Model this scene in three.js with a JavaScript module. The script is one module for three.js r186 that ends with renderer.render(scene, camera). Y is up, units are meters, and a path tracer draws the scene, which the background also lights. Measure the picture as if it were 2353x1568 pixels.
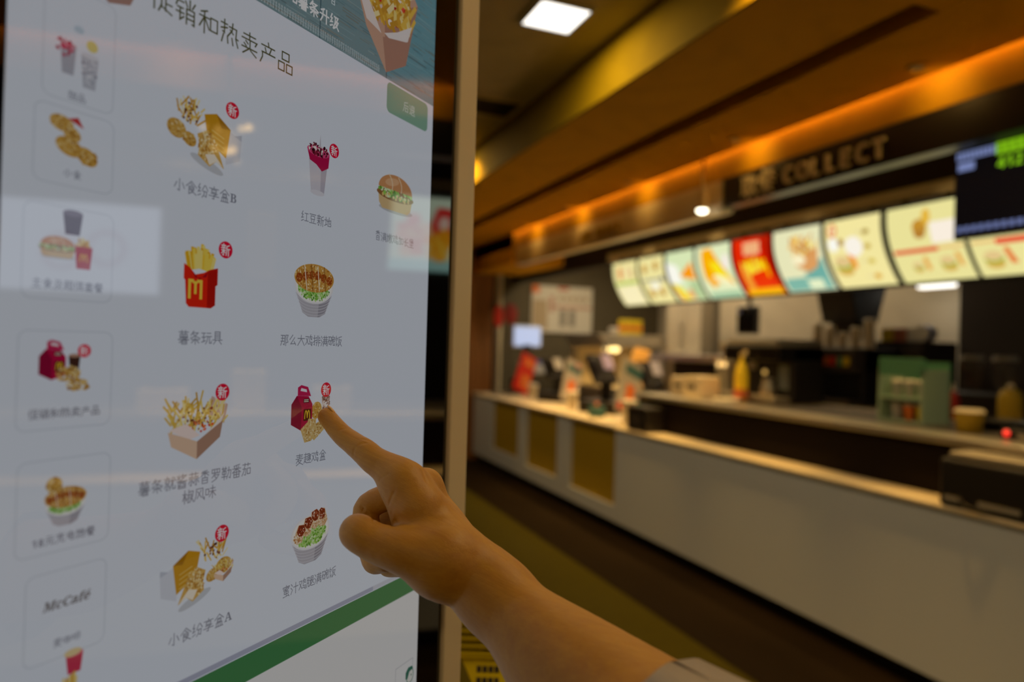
import * as THREE from 'three';
import { RoundedBoxGeometry } from 'three/addons/geometries/RoundedBoxGeometry.js';
import { TextGeometry } from 'three/addons/geometries/TextGeometry.js';
import { FontLoader } from 'three/addons/loaders/FontLoader.js';
import { ImprovedNoise } from 'three/addons/math/ImprovedNoise.js';
import { mergeGeometries } from 'three/addons/utils/BufferGeometryUtils.js';
import { RectAreaLightUniformsLib } from 'three/addons/lights/RectAreaLightUniformsLib.js';

// ---------------------------------------------------------------- camera, exposure, lights
RectAreaLightUniformsLib.init();
const scene = new THREE.Scene();
scene.background = new THREE.Color(0x000000);
const renderer = new THREE.WebGLRenderer();
renderer.toneMapping = THREE.LinearToneMapping;
renderer.toneMappingExposure = 1;
renderer.shadowMap.enabled = true;
const rad = THREE.MathUtils.degToRad;
const camera = new THREE.PerspectiveCamera(53.13, 2353 / 1568, 0.02, 60);
camera.rotation.order = 'YXZ';
camera.rotation.set(rad(0.33), rad(-21.8), rad(1.64));
camera.position.set(0, 1.55, 0);
camera.focus = 0.515;
camera.userData.fStop = 3.2;

const WARM = new THREE.Color().setRGB(1, 0.62, 0.2), AMBER = new THREE.Color().setRGB(1, 0.56, 0.13);
const PANEL = new THREE.Color().setRGB(1, 0.72, 0.36);
// ceiling panels: [x, z]; one shows in the photograph, the rest light the hall in the same pattern
const CEILING_PANELS = [[1.33, -2.89], [1.33, -5.3], [1.33, -7.7], [1.33, -0.5], [1.33, 1.9], [-1.3, -2.89], [-1.3, -0.5], [-1.3, 1.9]];
const PANEL_LIGHT = 54, BEAM_LIGHT = 6, SPILL_LIGHT = 0.25, TRACK_LIGHT = 10, STRIP_LIGHT = 16, BOARD_GLOW = 0.95, BOARD_LIGHT = 0.7, SCREEN_GLOW = 0.29;

// ---------------------------------------------------------------- helpers
let seed = 7;
const rnd = () => { seed = (seed * 1664525 + 1013904223) >>> 0; return seed / 4294967296; };
const rr = (a, b) => a + (b - a) * rnd();
const noise = new ImprovedNoise();
const taken = new Map();
function numbered(name) {
  const n = taken.get(name) ?? 0; taken.set(name, n + 1);
  return n ? name + '_' + String(n).padStart(3, '0') : name;
}
function lit(o) { o.castShadow = o.receiveShadow = true; return o; }
function thing(name, label, category, [x, y, z] = [0, 0, 0], turn = 0, group) {
  const o = new THREE.Group(); o.name = numbered(name); scene.add(o);
  o.position.set(x, y, z); o.rotation.y = turn; o.userData = { label, category };
  if (group) o.userData.group = group;
  return o;
}
function part(name, geos, material, parent, label) {
  const list = [].concat(geos);
  const m = lit(new THREE.Mesh(list.length > 1 ? merge(list) : list[0], material));
  m.name = name; parent.add(m);
  if (label) m.userData.label = label;
  return m;
}
function merge(list) {
  return mergeGeometries(list.map((g) => { const h = g.index ? g.toNonIndexed() : g; for (const k of Object.keys(h.attributes)) if (!['position', 'normal', 'uv'].includes(k)) h.deleteAttribute(k); return h; }));
}
function struct(name, geos, material, parent) {
  const m = part(name, geos, material, parent ?? scene);
  if (!parent) m.userData.kind = 'structure';
  return m;
}
// box between two corners, with small rounded edges; uv in metres
function uvMetres(g) {
  const p = g.attributes.position, n = g.attributes.normal, uv = new Float32Array(p.count * 2);
  for (let i = 0; i < p.count; i++) {
    const ax = Math.abs(n.getX(i)), ay = Math.abs(n.getY(i)), az = Math.abs(n.getZ(i));
    const [u, v] = ax >= ay && ax >= az ? [p.getZ(i), p.getY(i)] : ay >= az ? [p.getX(i), p.getZ(i)] : [p.getX(i), p.getY(i)];
    uv[i * 2] = u; uv[i * 2 + 1] = v;
  }
  g.setAttribute('uv', new THREE.BufferAttribute(uv, 2));
  return g;
}
function bx(x0, x1, y0, y1, z0, z1, r = 0) {
  const w = x1 - x0, h = y1 - y0, d = z1 - z0;
  const g = r > 0 ? new RoundedBoxGeometry(w, h, d, 2, Math.min(r, w / 2.01, h / 2.01, d / 2.01)) : new THREE.BoxGeometry(w, h, d);
  g.translate((x0 + x1) / 2, (y0 + y1) / 2, (z0 + z1) / 2);
  return uvMetres(g);
}
const cbx = (cx, y0, cz, w, h, d, r = 0.004) => bx(cx - w / 2, cx + w / 2, y0, y0 + h, cz - d / 2, cz + d / 2, r);
const cyl = (r0, r1, h, x = 0, y = 0, z = 0, n = 24) => new THREE.CylinderGeometry(r1, r0, h, n).translate(x, y + h / 2, z);
const lathe = (pts, n = 28) => new THREE.LatheGeometry(pts.map(([x, y]) => new THREE.Vector2(x, y)), n);
const ball = (r, x, y, z, sx = 1, sy = 1, sz = 1) => new THREE.SphereGeometry(r, 20, 14).scale(sx, sy, sz).translate(x, y, z);
const tube = (pts, r, n = 24) => new THREE.TubeGeometry(new THREE.CatmullRomCurve3(pts.map((p) => new THREE.Vector3(...p))), n, r, 8);
function prism(pts, z0, z1, bevel = 0) {   // polygon in x,y swept along z
  const g = new THREE.ExtrudeGeometry(new THREE.Shape(pts.map(([x, y]) => new THREE.Vector2(x, y))), { depth: z1 - z0 - 2 * bevel, bevelEnabled: bevel > 0, bevelSize: bevel, bevelThickness: bevel, bevelSegments: 2, bevelOffset: -bevel });
  g.translate(0, 0, z0 + bevel);
  return g;
}
function std(color, roughness = 0.6, o = {}) {
  const m = new THREE.MeshPhysicalMaterial({ roughness, ...o });
  if (Array.isArray(color)) m.color.setRGB(...color); else m.color.set(color);
  return m;
}
function canvas(w, h, draw) {
  const c = document.createElement('canvas'); c.width = w; c.height = h;
  draw(c.getContext('2d'), w, h);
  const t = new THREE.CanvasTexture(c); t.colorSpace = THREE.SRGBColorSpace; t.magFilter = THREE.LinearFilter;
  return t;
}
function glow(map, strength, o = {}) {     // a lit print: backlit board or display
  return new THREE.MeshPhysicalMaterial({ color: 0x000000, roughness: 0.35, emissive: 0xffffff, emissiveMap: map, emissiveIntensity: strength, ...o });
}
function lamp(color, strength) { return new THREE.MeshStandardMaterial({ color: 0x888888, roughness: 0.5, emissive: color, emissiveIntensity: strength }); }
function rectLight(color, strength, w, h, at, to, parent = scene) {
  const l = new THREE.RectAreaLight(color, strength, w, h);
  l.position.set(...at); parent.add(l); l.lookAt(...to); l.name = 'panel_light';
  return l;
}
function spot(color, strength, at, to, angle, penumbra, size = 1.5) {
  const l = new THREE.SpotLight(color, strength, 0, angle, penumbra, 2);
  l.position.set(...at); l.target.position.set(...to); l.castShadow = true; l.shadow.radius = size; l.name = 'spot_light';
  scene.add(l, l.target);
  return l;
}
function noiseTexture(size, base, amount, scale, seedz = 0) {   // even-toned grain
  return canvas(size, size, (c) => {
    const im = c.createImageData(size, size);
    for (let y = 0; y < size; y++) for (let x = 0; x < size; x++) {
      const a = (x / size) * Math.PI * 2, b = (y / size) * Math.PI * 2, k = scale;
      const n = noise.noise(Math.cos(a) * k + 9, Math.sin(a) * k + Math.cos(b) * k, Math.sin(b) * k + seedz) * 0.6 + (rnd() - 0.5) * 0.6;
      const o = (y * size + x) * 4;
      for (let i = 0; i < 3; i++) im.data[o + i] = Math.max(0, Math.min(255, base[i] * (1 + n * amount)));
      im.data[o + 3] = 255;
    }
    c.putImageData(im, 0, 0);
  });
}
function tiled(t, repeat) { const c = t.clone(); c.wrapS = c.wrapT = THREE.RepeatWrapping; c.repeat.set(repeat, repeat); c.needsUpdate = true; return c; }
// ---------------------------------------------------------------- Chinese lettering: every character as pen strokes on a 32 grid
const RADICAL = {
  ren: '20 1 3 16;15 11 15 32', jin: '12 1 2 13;10 7 28 7;7 15 26 15;3 21 29 21;16 15 16 30 29 25', grain: '24 2 6 6;2 11 30 11;16 4 16 32;15 12 2 25;17 12 30 25',
  kou: '3 4 29 4 29 28 3 28 3 4', hand: '2 9 26 9;15 1 15 29 8 27;2 21 26 16', fire: '5 20 2 31;12 21 13 30;20 21 22 30;27 20 31 30', water: '6 3 20 9;2 13 16 18;4 31 22 20',
  grass: '1 14 31 14;10 2 10 28;22 2 22 28', silk: '16 1 6 10 18 10 5 20 22 18;3 29 22 25', wood: '1 10 31 10;16 1 16 32;15 11 2 25;17 11 30 25', woman: '12 1 6 18 24 31;24 8 18 22 4 32;1 10 31 10',
  bird: '16 0 13 4;8 21 8 5 25 5 24 14 20 13;14 8 18 11;8 21 28 21 26 31 20 29;2 26 22 26', dish: '5 4 5 27;27 4 27 27;5 4 27 4;12 4 12 27;20 4 20 27;1 28 31 28',
  axe: '26 2 8 6;8 5 8 18 3 31;9 13 31 13;21 13 21 32', eat: '12 1 4 12;8 7 26 7 22 13;12 12 12 30 24 24', run: '2 5 14 5;8 1 8 12;1 12 15 12;8 12 8 26;8 18 14 18;4 16 4 22 1 29;3 24 12 29 31 30',
};
const GLYPH = {
  促: ['ren 0 0 12 32', 'kou 13 1 16 11', '22 12 22 29;22 20 31 20;16 16 16 26;16 24 12 32;15 25 31 31'],
  销: ['jin 0 0 14 32', '22 1 22 12;15 4 18 10;30 3 26 10;17 13 17 32;17 13 29 13 29 31 26 30;17 19 29 19;17 25 29 25'],
  和: ['grain 0 0 18 32', 'kou 18 6 14 22'],
  热: ['hand 0 0 14 20', '15 7 28 7 27 19 31 20;21 1 20 11 13 20;17 11 22 15', 'fire 0 1 32 31'],
  卖: ['5 5 27 5;16 1 16 10;2 11 30 11 27 16;9 14 13 17;6 18 10 21;2 23 30 23;17 13 17 22 4 32;18 25 29 31'],
  产: ['16 1 17 5;3 7 29 7;10 10 12 15;22 9 19 16;4 17 30 17;5 17 5 24 1 32'],
  品: ['kou 7 0 18 15', 'kou 0 16 15 16', 'kou 17 16 15 16'],
  小: ['16 2 16 29 11 27;8 10 2 22;24 10 30 22'],
  食: ['16 1 1 14;16 1 31 14;14 7 19 10;9 13 9 31 18 26;9 13 23 13 23 21 9 21;9 17 23 17;21 24 17 27;13 21 30 31'],
  纷: ['silk 0 0 14 32', '21 3 14 15;24 3 31 14;16 17 28 17 26 30 21 28;21 17 19 26 14 32'],
  享: ['16 0 16 4;2 5 30 5;9 8 23 8 23 14 9 14 9 8;7 17 25 17 17 21;16 21 16 30 11 29;1 23 31 23'],
  盒: ['16 0 2 12;16 0 30 12;10 10 22 10;10 13 22 13 22 18 10 18 10 13', 'dish 3 19 26 13'],
  新: ['9 0 10 3;2 4 16 4;5 6 7 10;13 6 11 10;1 11 17 11;2 17 16 17;9 11 9 31 6 30;8 19 2 26;11 20 15 24', 'axe 17 1 15 31'],
  红: ['silk 0 0 15 32', '16 6 30 6;23 6 23 27;15 27 31 27'],
  豆: ['3 4 29 4;8 9 24 9 24 18 8 18 8 9;10 21 12 26;22 21 20 26;2 29 30 29'],
  地: ['1 10 12 10;7 2 7 24;1 27 12 22;16 7 16 27 30 27 31 22;12 14 30 9 29 20 26 19;22 1 22 22'],
  香: ['grain 3 0 26 17', '8 18 24 18 24 31 8 31 8 18;8 24 24 24'],
  满: ['water 0 0 10 32', '11 6 31 6;17 2 17 10;25 2 25 10;11 12 31 12;12 17 12 32;12 17 30 17 30 31 27 30;17 12 16 22 13 27;17 20 20 26;25 12 24 22 21 27;25 20 28 26'],
  嫩: ['woman 0 2 11 28', '11 6 21 6;16 1 16 31;12 10 20 10 20 16 12 16 12 10;15 17 11 25;17 18 21 22;25 1 22 12;23 7 32 7;30 8 27 20 20 32;23 11 26 22 32 31'],
  鸡: ['1 5 13 5 8 18 1 28;3 10 8 18 13 27', 'bird 14 0 18 32'],
  加: ['3 8 16 8 14 29 9 27;9 2 8 16 1 30', 'kou 18 5 14 24'],
  长: ['25 2 12 13;2 16 31 16;10 2 10 30 18 26;15 16 21 25 31 31'],
  堡: ['ren 3 0 9 17', 'kou 13 0 14 8', 'wood 11 7 19 11', '5 22 27 22;16 18 16 30;1 30 31 30'],
  薯: ['grass 2 0 28 9', '6 9 26 9 26 15 6 15 6 9;13 9 13 15;19 9 19 15;5 18 26 18;15 15 15 22;1 22 31 22;28 16 4 29;11 24 25 24 25 32 11 32 11 24;11 28 25 28'],
  条: ['11 1 3 11;9 5 24 5 14 14 2 18;9 8 18 14 30 18;4 21 28 21;16 17 16 32;12 23 5 29;20 23 27 29'],
  玩: ['1 5 12 5;2 15 12 15;7 5 7 26;1 27 13 23;17 5 29 5;14 13 31 13;20 13 18 24 13 31;25 13 25 29 31 29 31 24'],
  具: ['8 1 24 1 24 21;8 1 8 21;8 6 24 6;8 11 24 11;8 16 24 16;1 21 31 21;11 23 4 31;21 23 29 31'],
  那: ['2 4 17 4 15 30 11 28;3 12 15 12;1 20 15 20;8 4 7 18 1 31;21 3 21 32;21 3 30 3 26 13 30 22 24 24'],
  么: ['15 2 3 15;23 9 7 27 26 26;21 20 28 30'],
  大: ['2 11 30 11;16 2 15 14 2 31;17 12 30 31'],
  排: ['hand 0 0 12 32', '18 2 18 20 14 31;12 8 18 8;12 15 18 15;12 22 18 21;24 2 24 32;24 8 31 8;24 15 31 15;24 22 32 22'],
  碗: ['1 4 12 4;6 4 1 19;4 14 11 14 11 26 4 26 4 14;22 0 22 4;14 9 14 5 31 5 30 9;18 8 13 18;17 11 22 11 19 21 13 29;17 14 20 17;24 10 30 10 30 18 27 18;24 10 24 29 31 29 31 23'],
  饭: ['eat 0 0 13 32', '30 2 16 5;17 5 17 18 13 31;17 12 29 12 24 23 14 32;19 16 24 24 31 31'],
  就: ['8 0 9 3;1 5 16 5;4 9 14 9 14 15 4 15 4 9;9 15 9 31 6 30;5 19 2 26;12 19 15 25;17 10 31 10;23 2 22 16 15 31;24 10 24 29 31 29 31 23;27 3 30 7'],
  酱: ['8 1 8 14;2 3 5 6;1 11 8 8;18 0 12 7;17 3 28 3 12 14;17 6 20 9;2 16 30 16;6 19 26 19 26 32 6 32 6 19;13 16 13 23 9 26;19 16 19 23 24 24;6 28 26 28'],
  蒜: ['grass 2 0 28 9', '3 11 14 11;2 15 15 15;9 15 9 31 6 30;5 19 2 26;12 19 15 25;18 11 29 11;17 15 31 15;24 15 24 31 21 30;20 19 17 26;28 19 31 25'],
  罗: ['4 2 28 2 28 11 4 11 4 2;12 2 12 11;20 2 20 11;14 12 4 22;11 16 26 16 18 26 4 32;12 19 18 24'],
  勒: ['5 1 5 9;13 1 13 9;1 5 17 5;5 9 13 9;3 12 15 12 15 19 3 19 3 12;9 9 9 32;1 25 17 25;19 10 31 10 29 30 25 28;24 2 24 14 17 31'],
  番: ['26 0 7 3;8 5 10 9;23 4 21 9;2 10 30 10;16 2 16 18;15 11 2 20;17 11 30 20;7 19 25 19 25 32 7 32 7 19;7 25 25 25;16 19 16 32'],
  茄: ['grass 2 0 28 9', '3 15 15 15 13 31 9 30;9 10 8 20 1 32', 'kou 18 12 13 19'],
  椒: ['wood 0 0 12 32', '18 1 18 13;18 6 24 6;13 13 24 13;18 13 18 31 15 30;15 19 12 26;22 18 24 23;24 5 31 5 29 18 22 31;25 10 27 20 32 31'],
  风: ['6 3 6 18 1 31;6 3 26 3 26 26 31 31 31 25;20 8 9 26;10 9 22 25'],
  味: ['kou 0 6 11 18', '15 8 30 8;12 15 32 15;22 1 22 32;21 16 12 28;23 16 32 27'],
  麦: ['3 4 29 4;16 1 16 14;5 9 27 9;1 14 31 14;13 14 3 25;10 19 24 19 16 26 3 32;11 21 19 27 31 32'],
  趣: ['run 0 0 32 32', '16 4 25 4;18 4 18 22;24 4 24 25;18 10 24 10;18 16 24 16;15 23 25 20;25 7 31 7 28 15 24 23;26 10 31 23'],
  蜜: ['16 0 16 3;3 7 3 4 29 4 28 7;7 8 5 12;11 7 11 13 22 13 23 10;15 6 17 8;23 7 26 10;24 5 7 14;8 17 24 17 24 23 8 23 8 17;16 14 16 30;4 31 26 29;24 27 28 32'],
  汁: ['water 0 0 11 32', '12 13 31 13;21 2 21 32'],
  腿: ['2 3 2 20 0 31;2 3 9 3 9 30 7 29;2 11 9 11;2 19 9 19;13 4 15 8;12 13 17 13 16 25 11 30;15 27 22 30 32 30;19 3 28 3 28 13;19 3 19 25 23 22;19 8 28 8;19 13 28 13;30 15 25 19;22 14 31 25'],
  主: ['14 1 19 5;4 8 28 8;6 18 26 18;16 8 16 30;1 30 31 30'],
  及: ['7 4 23 4 19 13 28 13 20 25 8 32;10 4 9 18 2 31;10 13 17 24 30 31'],
  超: ['run 0 0 32 32', '17 3 29 3 28 12 25 11;22 3 20 10 16 14', 'kou 17 14 14 12'],
  值: ['ren 0 0 10 32', '11 5 31 5;21 1 20 10;14 10 28 10 28 27;14 10 14 27;14 16 28 16;14 21 28 21;11 28 32 28'],
  套: ['2 6 30 6;16 1 15 7 2 16;17 7 30 15;10 12 23 12;10 12 10 24;10 16 23 16;10 20 23 20;1 24 31 24;14 24 7 30 25 29;21 27 27 32'],
  餐: ['10 0 10 6;10 3 16 3;8 5 2 11;6 7 14 7 8 13 2 15;8 8 9 10;17 3 28 3 21 12 16 14;19 5 24 10 31 13;16 12 2 20;16 12 30 20;10 18 22 18 22 25 10 25;10 18 10 31 17 28;10 22 22 22;24 25 20 28;14 25 27 32'],
  元: ['7 4 25 4;2 13 30 13;12 13 11 23 2 31;20 13 20 29 30 29 31 23'],
  充: ['16 1 17 4;2 6 30 6;14 6 8 14 24 13;20 9 26 16;12 17 11 25 2 31;20 16 20 29 30 29 31 24'],
  电: ['6 7 26 7 26 21 6 21 6 7;6 14 26 14;16 1 16 29 30 29 31 24'],
  饱: ['eat 0 0 13 32', '18 1 13 12;16 6 30 6 29 20 26 19;16 11 24 11 24 18 16 18;16 11 16 29 31 29 31 24'],
  咖: ['kou 0 6 9 18', '11 9 20 9 19 29 15 28;15 3 14 18 10 30', 'kou 21 7 11 20'],
  啡: ['kou 0 6 9 18', '17 2 17 22 12 31;11 8 17 8;11 15 17 15;11 22 17 22;24 2 24 32;24 8 31 8;24 15 31 15;24 22 32 22'],
  甜: ['14 2 4 5;1 10 17 10;9 4 9 18;4 18 15 18 15 29 4 29 4 18;17 9 32 9;20 3 20 30;29 3 29 30;20 18 29 18;20 29 29 29'],
  后: ['26 1 8 5;8 5 8 18 2 31;8 12 30 12', 'kou 12 17 17 14'],
  退: ['2 4 6 9;2 14 8 14 7 25 2 29;6 27 14 30 31 30;13 3 27 3 27 14;13 3 13 26 19 22;13 8 27 8;13 14 27 14;29 16 22 20;18 15 29 26'],
  升: ['15 2 4 7;1 15 31 15;11 5 10 20 3 31;23 2 23 32'],
  级: ['silk 0 0 13 32', '15 4 28 4 23 14 29 14 24 24 14 31;19 4 18 18 12 31;19 12 23 23 31 31'],
  取: ['1 3 17 3;4 3 4 27;13 3 13 32;4 11 13 11;4 19 13 19;1 28 17 24;18 7 30 7 26 19 17 31;19 10 23 21 32 31'],
  点: ['16 1 16 11;16 6 27 6;7 11 25 11 25 20 7 20 7 11', 'fire 0 1 32 31'],
};
const pen = (text) => text.split(';').map((s) => { const n = s.trim().split(' ').map(Number), p = []; for (let i = 0; i < n.length; i += 2) p.push([n[i], n[i + 1]]); return p; });
const penCache = new Map();
function strokes(ch) {
  if (!penCache.has(ch)) penCache.set(ch, GLYPH[ch].flatMap((g) => {
    if (!/^[a-z]/.test(g)) return pen(g);
    const [name, x, y, w, h] = g.split(' ');
    return pen(RADICAL[name]).map((s) => s.map(([a, b]) => [+x + a * w / 32, +y + b * h / 32]));
  }));
  return penCache.get(ch);
}
// writes a line of text with its middle at x, y; size is the height of a character
function write(c, text, x, y, size, color, weight = 0.07, pitch = 1.03, font = 'sans-serif') {
  const chars = [...text], wide = (ch) => (GLYPH[ch] ? size * pitch : size * 0.6);
  let at = x - chars.reduce((s, ch) => s + wide(ch), 0) / 2;
  c.strokeStyle = c.fillStyle = color; c.lineWidth = size * weight; c.lineCap = 'square'; c.lineJoin = 'miter';
  for (const ch of chars) {
    if (GLYPH[ch]) {
      c.beginPath();
      for (const s of strokes(ch)) s.forEach(([a, b], i) => { const X = at + size * (0.03 + a * 0.94 / 32), Y = y - size / 2 + b * size / 32; i ? c.lineTo(X, Y) : c.moveTo(X, Y); });
      c.stroke();
    } else { c.font = 'bold ' + size * 0.98 + 'px ' + font; c.textAlign = 'left'; c.textBaseline = 'middle'; c.fillText(ch, at, y + size * 0.04); }
    at += wide(ch);
  }
}
// the same strokes as raised sign letters, built from bars; local x runs along the line of text
function glyphGeo(ch, size, weight, depth) {
  const list = [];
  for (const s of strokes(ch)) for (let i = 1; i < s.length; i++) {
    const [a, b] = s[i - 1], [p, q] = s[i], dx = (p - a) * size / 32, dy = -(q - b) * size / 32, len = Math.hypot(dx, dy) + weight;
    const g = new THREE.BoxGeometry(len, weight, depth);
    g.rotateZ(Math.atan2(dy, dx)); g.translate((a + p) / 2 * size / 32, size - (b + q) / 2 * size / 32, depth / 2);
    list.push(g);
  }
  return merge(list);
}
// ---------------------------------------------------------------- printed and displayed pictures (flat artwork)
const poly = (c, pts, fill) => { c.beginPath(); pts.forEach(([x, y], i) => (i ? c.lineTo(x, y) : c.moveTo(x, y))); c.closePath(); c.fillStyle = fill; c.fill(); };
const oval = (c, x, y, a, b, fill, rot = 0) => { c.beginPath(); c.ellipse(x, y, a, b, rot, 0, Math.PI * 2); c.fillStyle = fill; c.fill(); };
const pick = (list) => list[Math.floor(rnd() * list.length)];
function stick(c, x, y, len, w, angle, fill) { c.save(); c.translate(x, y); c.rotate(angle); c.fillStyle = fill; c.fillRect(-w / 2, -len, w, len); c.restore(); }
function crumbs(c, x, y, a, b, n, colors, s) { for (let i = 0; i < n; i++) { const t = rr(0, Math.PI * 2), q = Math.sqrt(rnd()); oval(c, x + Math.cos(t) * a * q, y + Math.sin(t) * b * q, rr(s * 0.5, s), rr(s * 0.4, s * 0.9), pick(colors), rr(0, 3)); } }
const GOLD = ['#f2c655', '#e0a93a', '#f7dc86', '#d29a35', '#fbe9ad'], CRUST = ['#d8a850', '#c08b37', '#e9c578', '#b27b2c', '#f0d59a'], LEAF = ['#9fd65a', '#7fbf45', '#c9ec96', '#e4f5c6', '#5f9c35'];
function arches(c, x, y, w, h, color) {   // the two-arched emblem printed on the boxes
  c.strokeStyle = color; c.lineWidth = w * 0.17; c.lineCap = 'butt'; c.beginPath();
  c.moveTo(x - w / 2, y + h / 2); c.bezierCurveTo(x - w * 0.46, y - h * 0.85, x - w * 0.08, y - h * 0.85, x, y + h * 0.38);
  c.bezierCurveTo(x + w * 0.08, y - h * 0.85, x + w * 0.46, y - h * 0.85, x + w / 2, y + h / 2); c.stroke();
}
function badge(c, x, y, r = 5.2) { oval(c, x, y, r, r, '#f0143c'); write(c, '新', x, y, r * 1.36, '#ffffff', 0.1); }
function friesBoxToy(c, x, y) {   // red carton of blocky fries
  for (let i = 0; i < 46; i++) { const a = rr(-1, 1); stick(c, x - 1 + a * 8.5, y - 4 + Math.abs(a) * 2, rr(8, 15.5 - a * a * 5), 2.1, a * 0.25, pick(['#ffd23c', '#ffe05a', '#f3ba22', '#ffea85'])); }
  poly(c, [[x - 12, y - 6], [x - 8, y - 4], [x - 4, y], [x + 2, y - 1.5], [x + 7, y - 4], [x + 12.5, y - 5.5], [x + 12.5, y + 5], [x + 11, y + 6], [x + 11, y + 18], [x + 8, y + 20], [x - 8, y + 20], [x - 10, y + 18], [x - 11, y + 4], [x - 12, y + 3]], '#f02a14');
  poly(c, [[x + 5, y - 3.2], [x + 12.5, y - 5.5], [x + 12.5, y + 5], [x + 11, y + 6], [x + 11, y + 18], [x + 8, y + 20], [x + 5, y + 20]], '#c91a10');
  poly(c, [[x - 6, y - 2], [x - 1, y + 3], [x + 5, y - 2.5], [x + 4, y + 1], [x - 4, y + 2]], '#b01020');
  c.strokeStyle = '#a8140e'; c.lineWidth = 0.35; for (let i = 0; i < 5; i++) { c.beginPath(); c.moveTo(x + 5.6 + i * 1.3, y - 2 - i * 0.4); c.lineTo(x + 5.6 + i * 1.3, y + 18); c.stroke(); }
  c.fillStyle = '#ffd84a'; c.fillRect(x - 8.8, y + 3, 2, 12); c.fillRect(x - 8.8, y + 3, 4, 2); c.fillRect(x - 4.6, y + 4.5, 1.9, 7.5); c.fillRect(x - 5.6, y + 4, 3.4, 1.6); c.fillRect(x - 2.6, y + 3, 3, 2); c.fillRect(x - 0.6, y + 3, 2, 12);
}
function shoestrings(c, x, y, w, h, n) { for (let i = 0; i < n; i++) stick(c, x + rr(-w, w), y + rr(-h * 0.2, h), rr(h * 0.5, h * 1.25), 1.0, rr(-0.9, 0.9), pick(GOLD)); }
function friesTray(c, x, y, s = 1) {    // kraft tray of fries with sauce
  c.save(); c.translate(x, y); c.scale(s, s);
  poly(c, [[10, -15], [22.5, -9], [20, 3], [6, -5]], '#dcb6a6'); poly(c, [[12, -14], [21, -10], [18, -1]], '#f3e0d6');
  for (let i = 0; i < 95; i++) { stick(c, rr(-19, 19), rr(-9, 7), rr(5, 12), 1.15, rr(-0.95, 0.95), pick(['#f6da74', '#e8bf4e', '#fbeaa4', '#d4a33c'])); if (i % 4 === 0) oval(c, rr(-14, 14), rr(-9, 5), rr(0.5, 1.3), rr(0.5, 1), pick(['#7b3826', '#a84a2c', '#5c2c20'])); }
  crumbs(c, 2, 3, 9, 3.5, 16, ['#ff5a2a', '#e23a20', '#ff8a50'], 1.1); crumbs(c, 0, -3, 14, 7, 26, ['#8a4630', '#fff6e4', '#6f3020'], 0.8);
  poly(c, [[-20, 4], [-8, 1], [2, 9], [-6, 11]], '#ffe9e0'); poly(c, [[6, 9], [18, -2], [20, -4], [16, 6]], '#f6ece6');
  poly(c, [[-20.5, 5], [0, 12.5], [0, 23.5], [-18, 14]], '#eecaac'); poly(c, [[0, 12.5], [19, 1], [17, 11.5], [0, 23.5]], '#b98f78');
  c.restore();
}
function nuggets(c, list) { for (const [x, y, a, b, r] of list) { oval(c, x, y, a, b, '#d9a84e', r); crumbs(c, x, y, a * 0.9, b * 0.9, 40, CRUST, 0.9); } }
function wafflePiece(c, x, y, s) {      // crinkled chicken fillets on a paper
  c.save(); c.translate(x, y); c.scale(s, s);
  oval(c, 0, 12, 15, 3.5, '#cfd3da', 0.3);
  poly(c, [[-9, -8], [0, -13], [8, -4], [15, 12], [8, 8], [2, 13], [-8, 7], [-7, 0]], '#e3b45c');
  crumbs(c, 0, -1, 8, 11, 130, ['#f3d898', '#c98f3c', '#e9bf6c', '#fbe9b8', '#b67c2e'], 1.1);
  poly(c, [[-2, 5], [6, 3], [14, 11], [8, 8], [2, 12]], '#fff3df'); c.restore();
}
function shareBox(c, x, y, s, mirror) {  // yellow and white cartons with snacks
  c.save(); c.translate(x, y); c.scale(mirror ? -s : s, s);
  poly(c, [[12, -10], [26, -4], [25, 9], [14, 14]], '#dfe3ee'); poly(c, [[20, -6], [26, -8], [26, -4]], '#c8cedc');
  poly(c, [[-3, -13], [6, -16], [17, -9], [14, 10], [0, 2]], '#d99c1e'); poly(c, [[6, -16], [17, -9], [10, -8]], '#b37a14');
  c.strokeStyle = '#f4cf74'; c.lineWidth = 0.6; for (let i = 0; i < 4; i++) { c.beginPath(); c.moveTo(3, -5 + i * 3); c.lineTo(12, -2 + i * 3); c.stroke(); }
  shoestrings(c, -13, -12, 8, 8, 30); crumbs(c, -13, -11, 7, 6, 14, ['#8a4a30', '#5f3020'], 1);
  nuggets(c, [[-22, 1, 6.5, 5.5, 0.3], [-13, 5, 5, 4, 0.5]]); wafflePiece(c, 0, 7, 0.85); c.restore();
}
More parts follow.
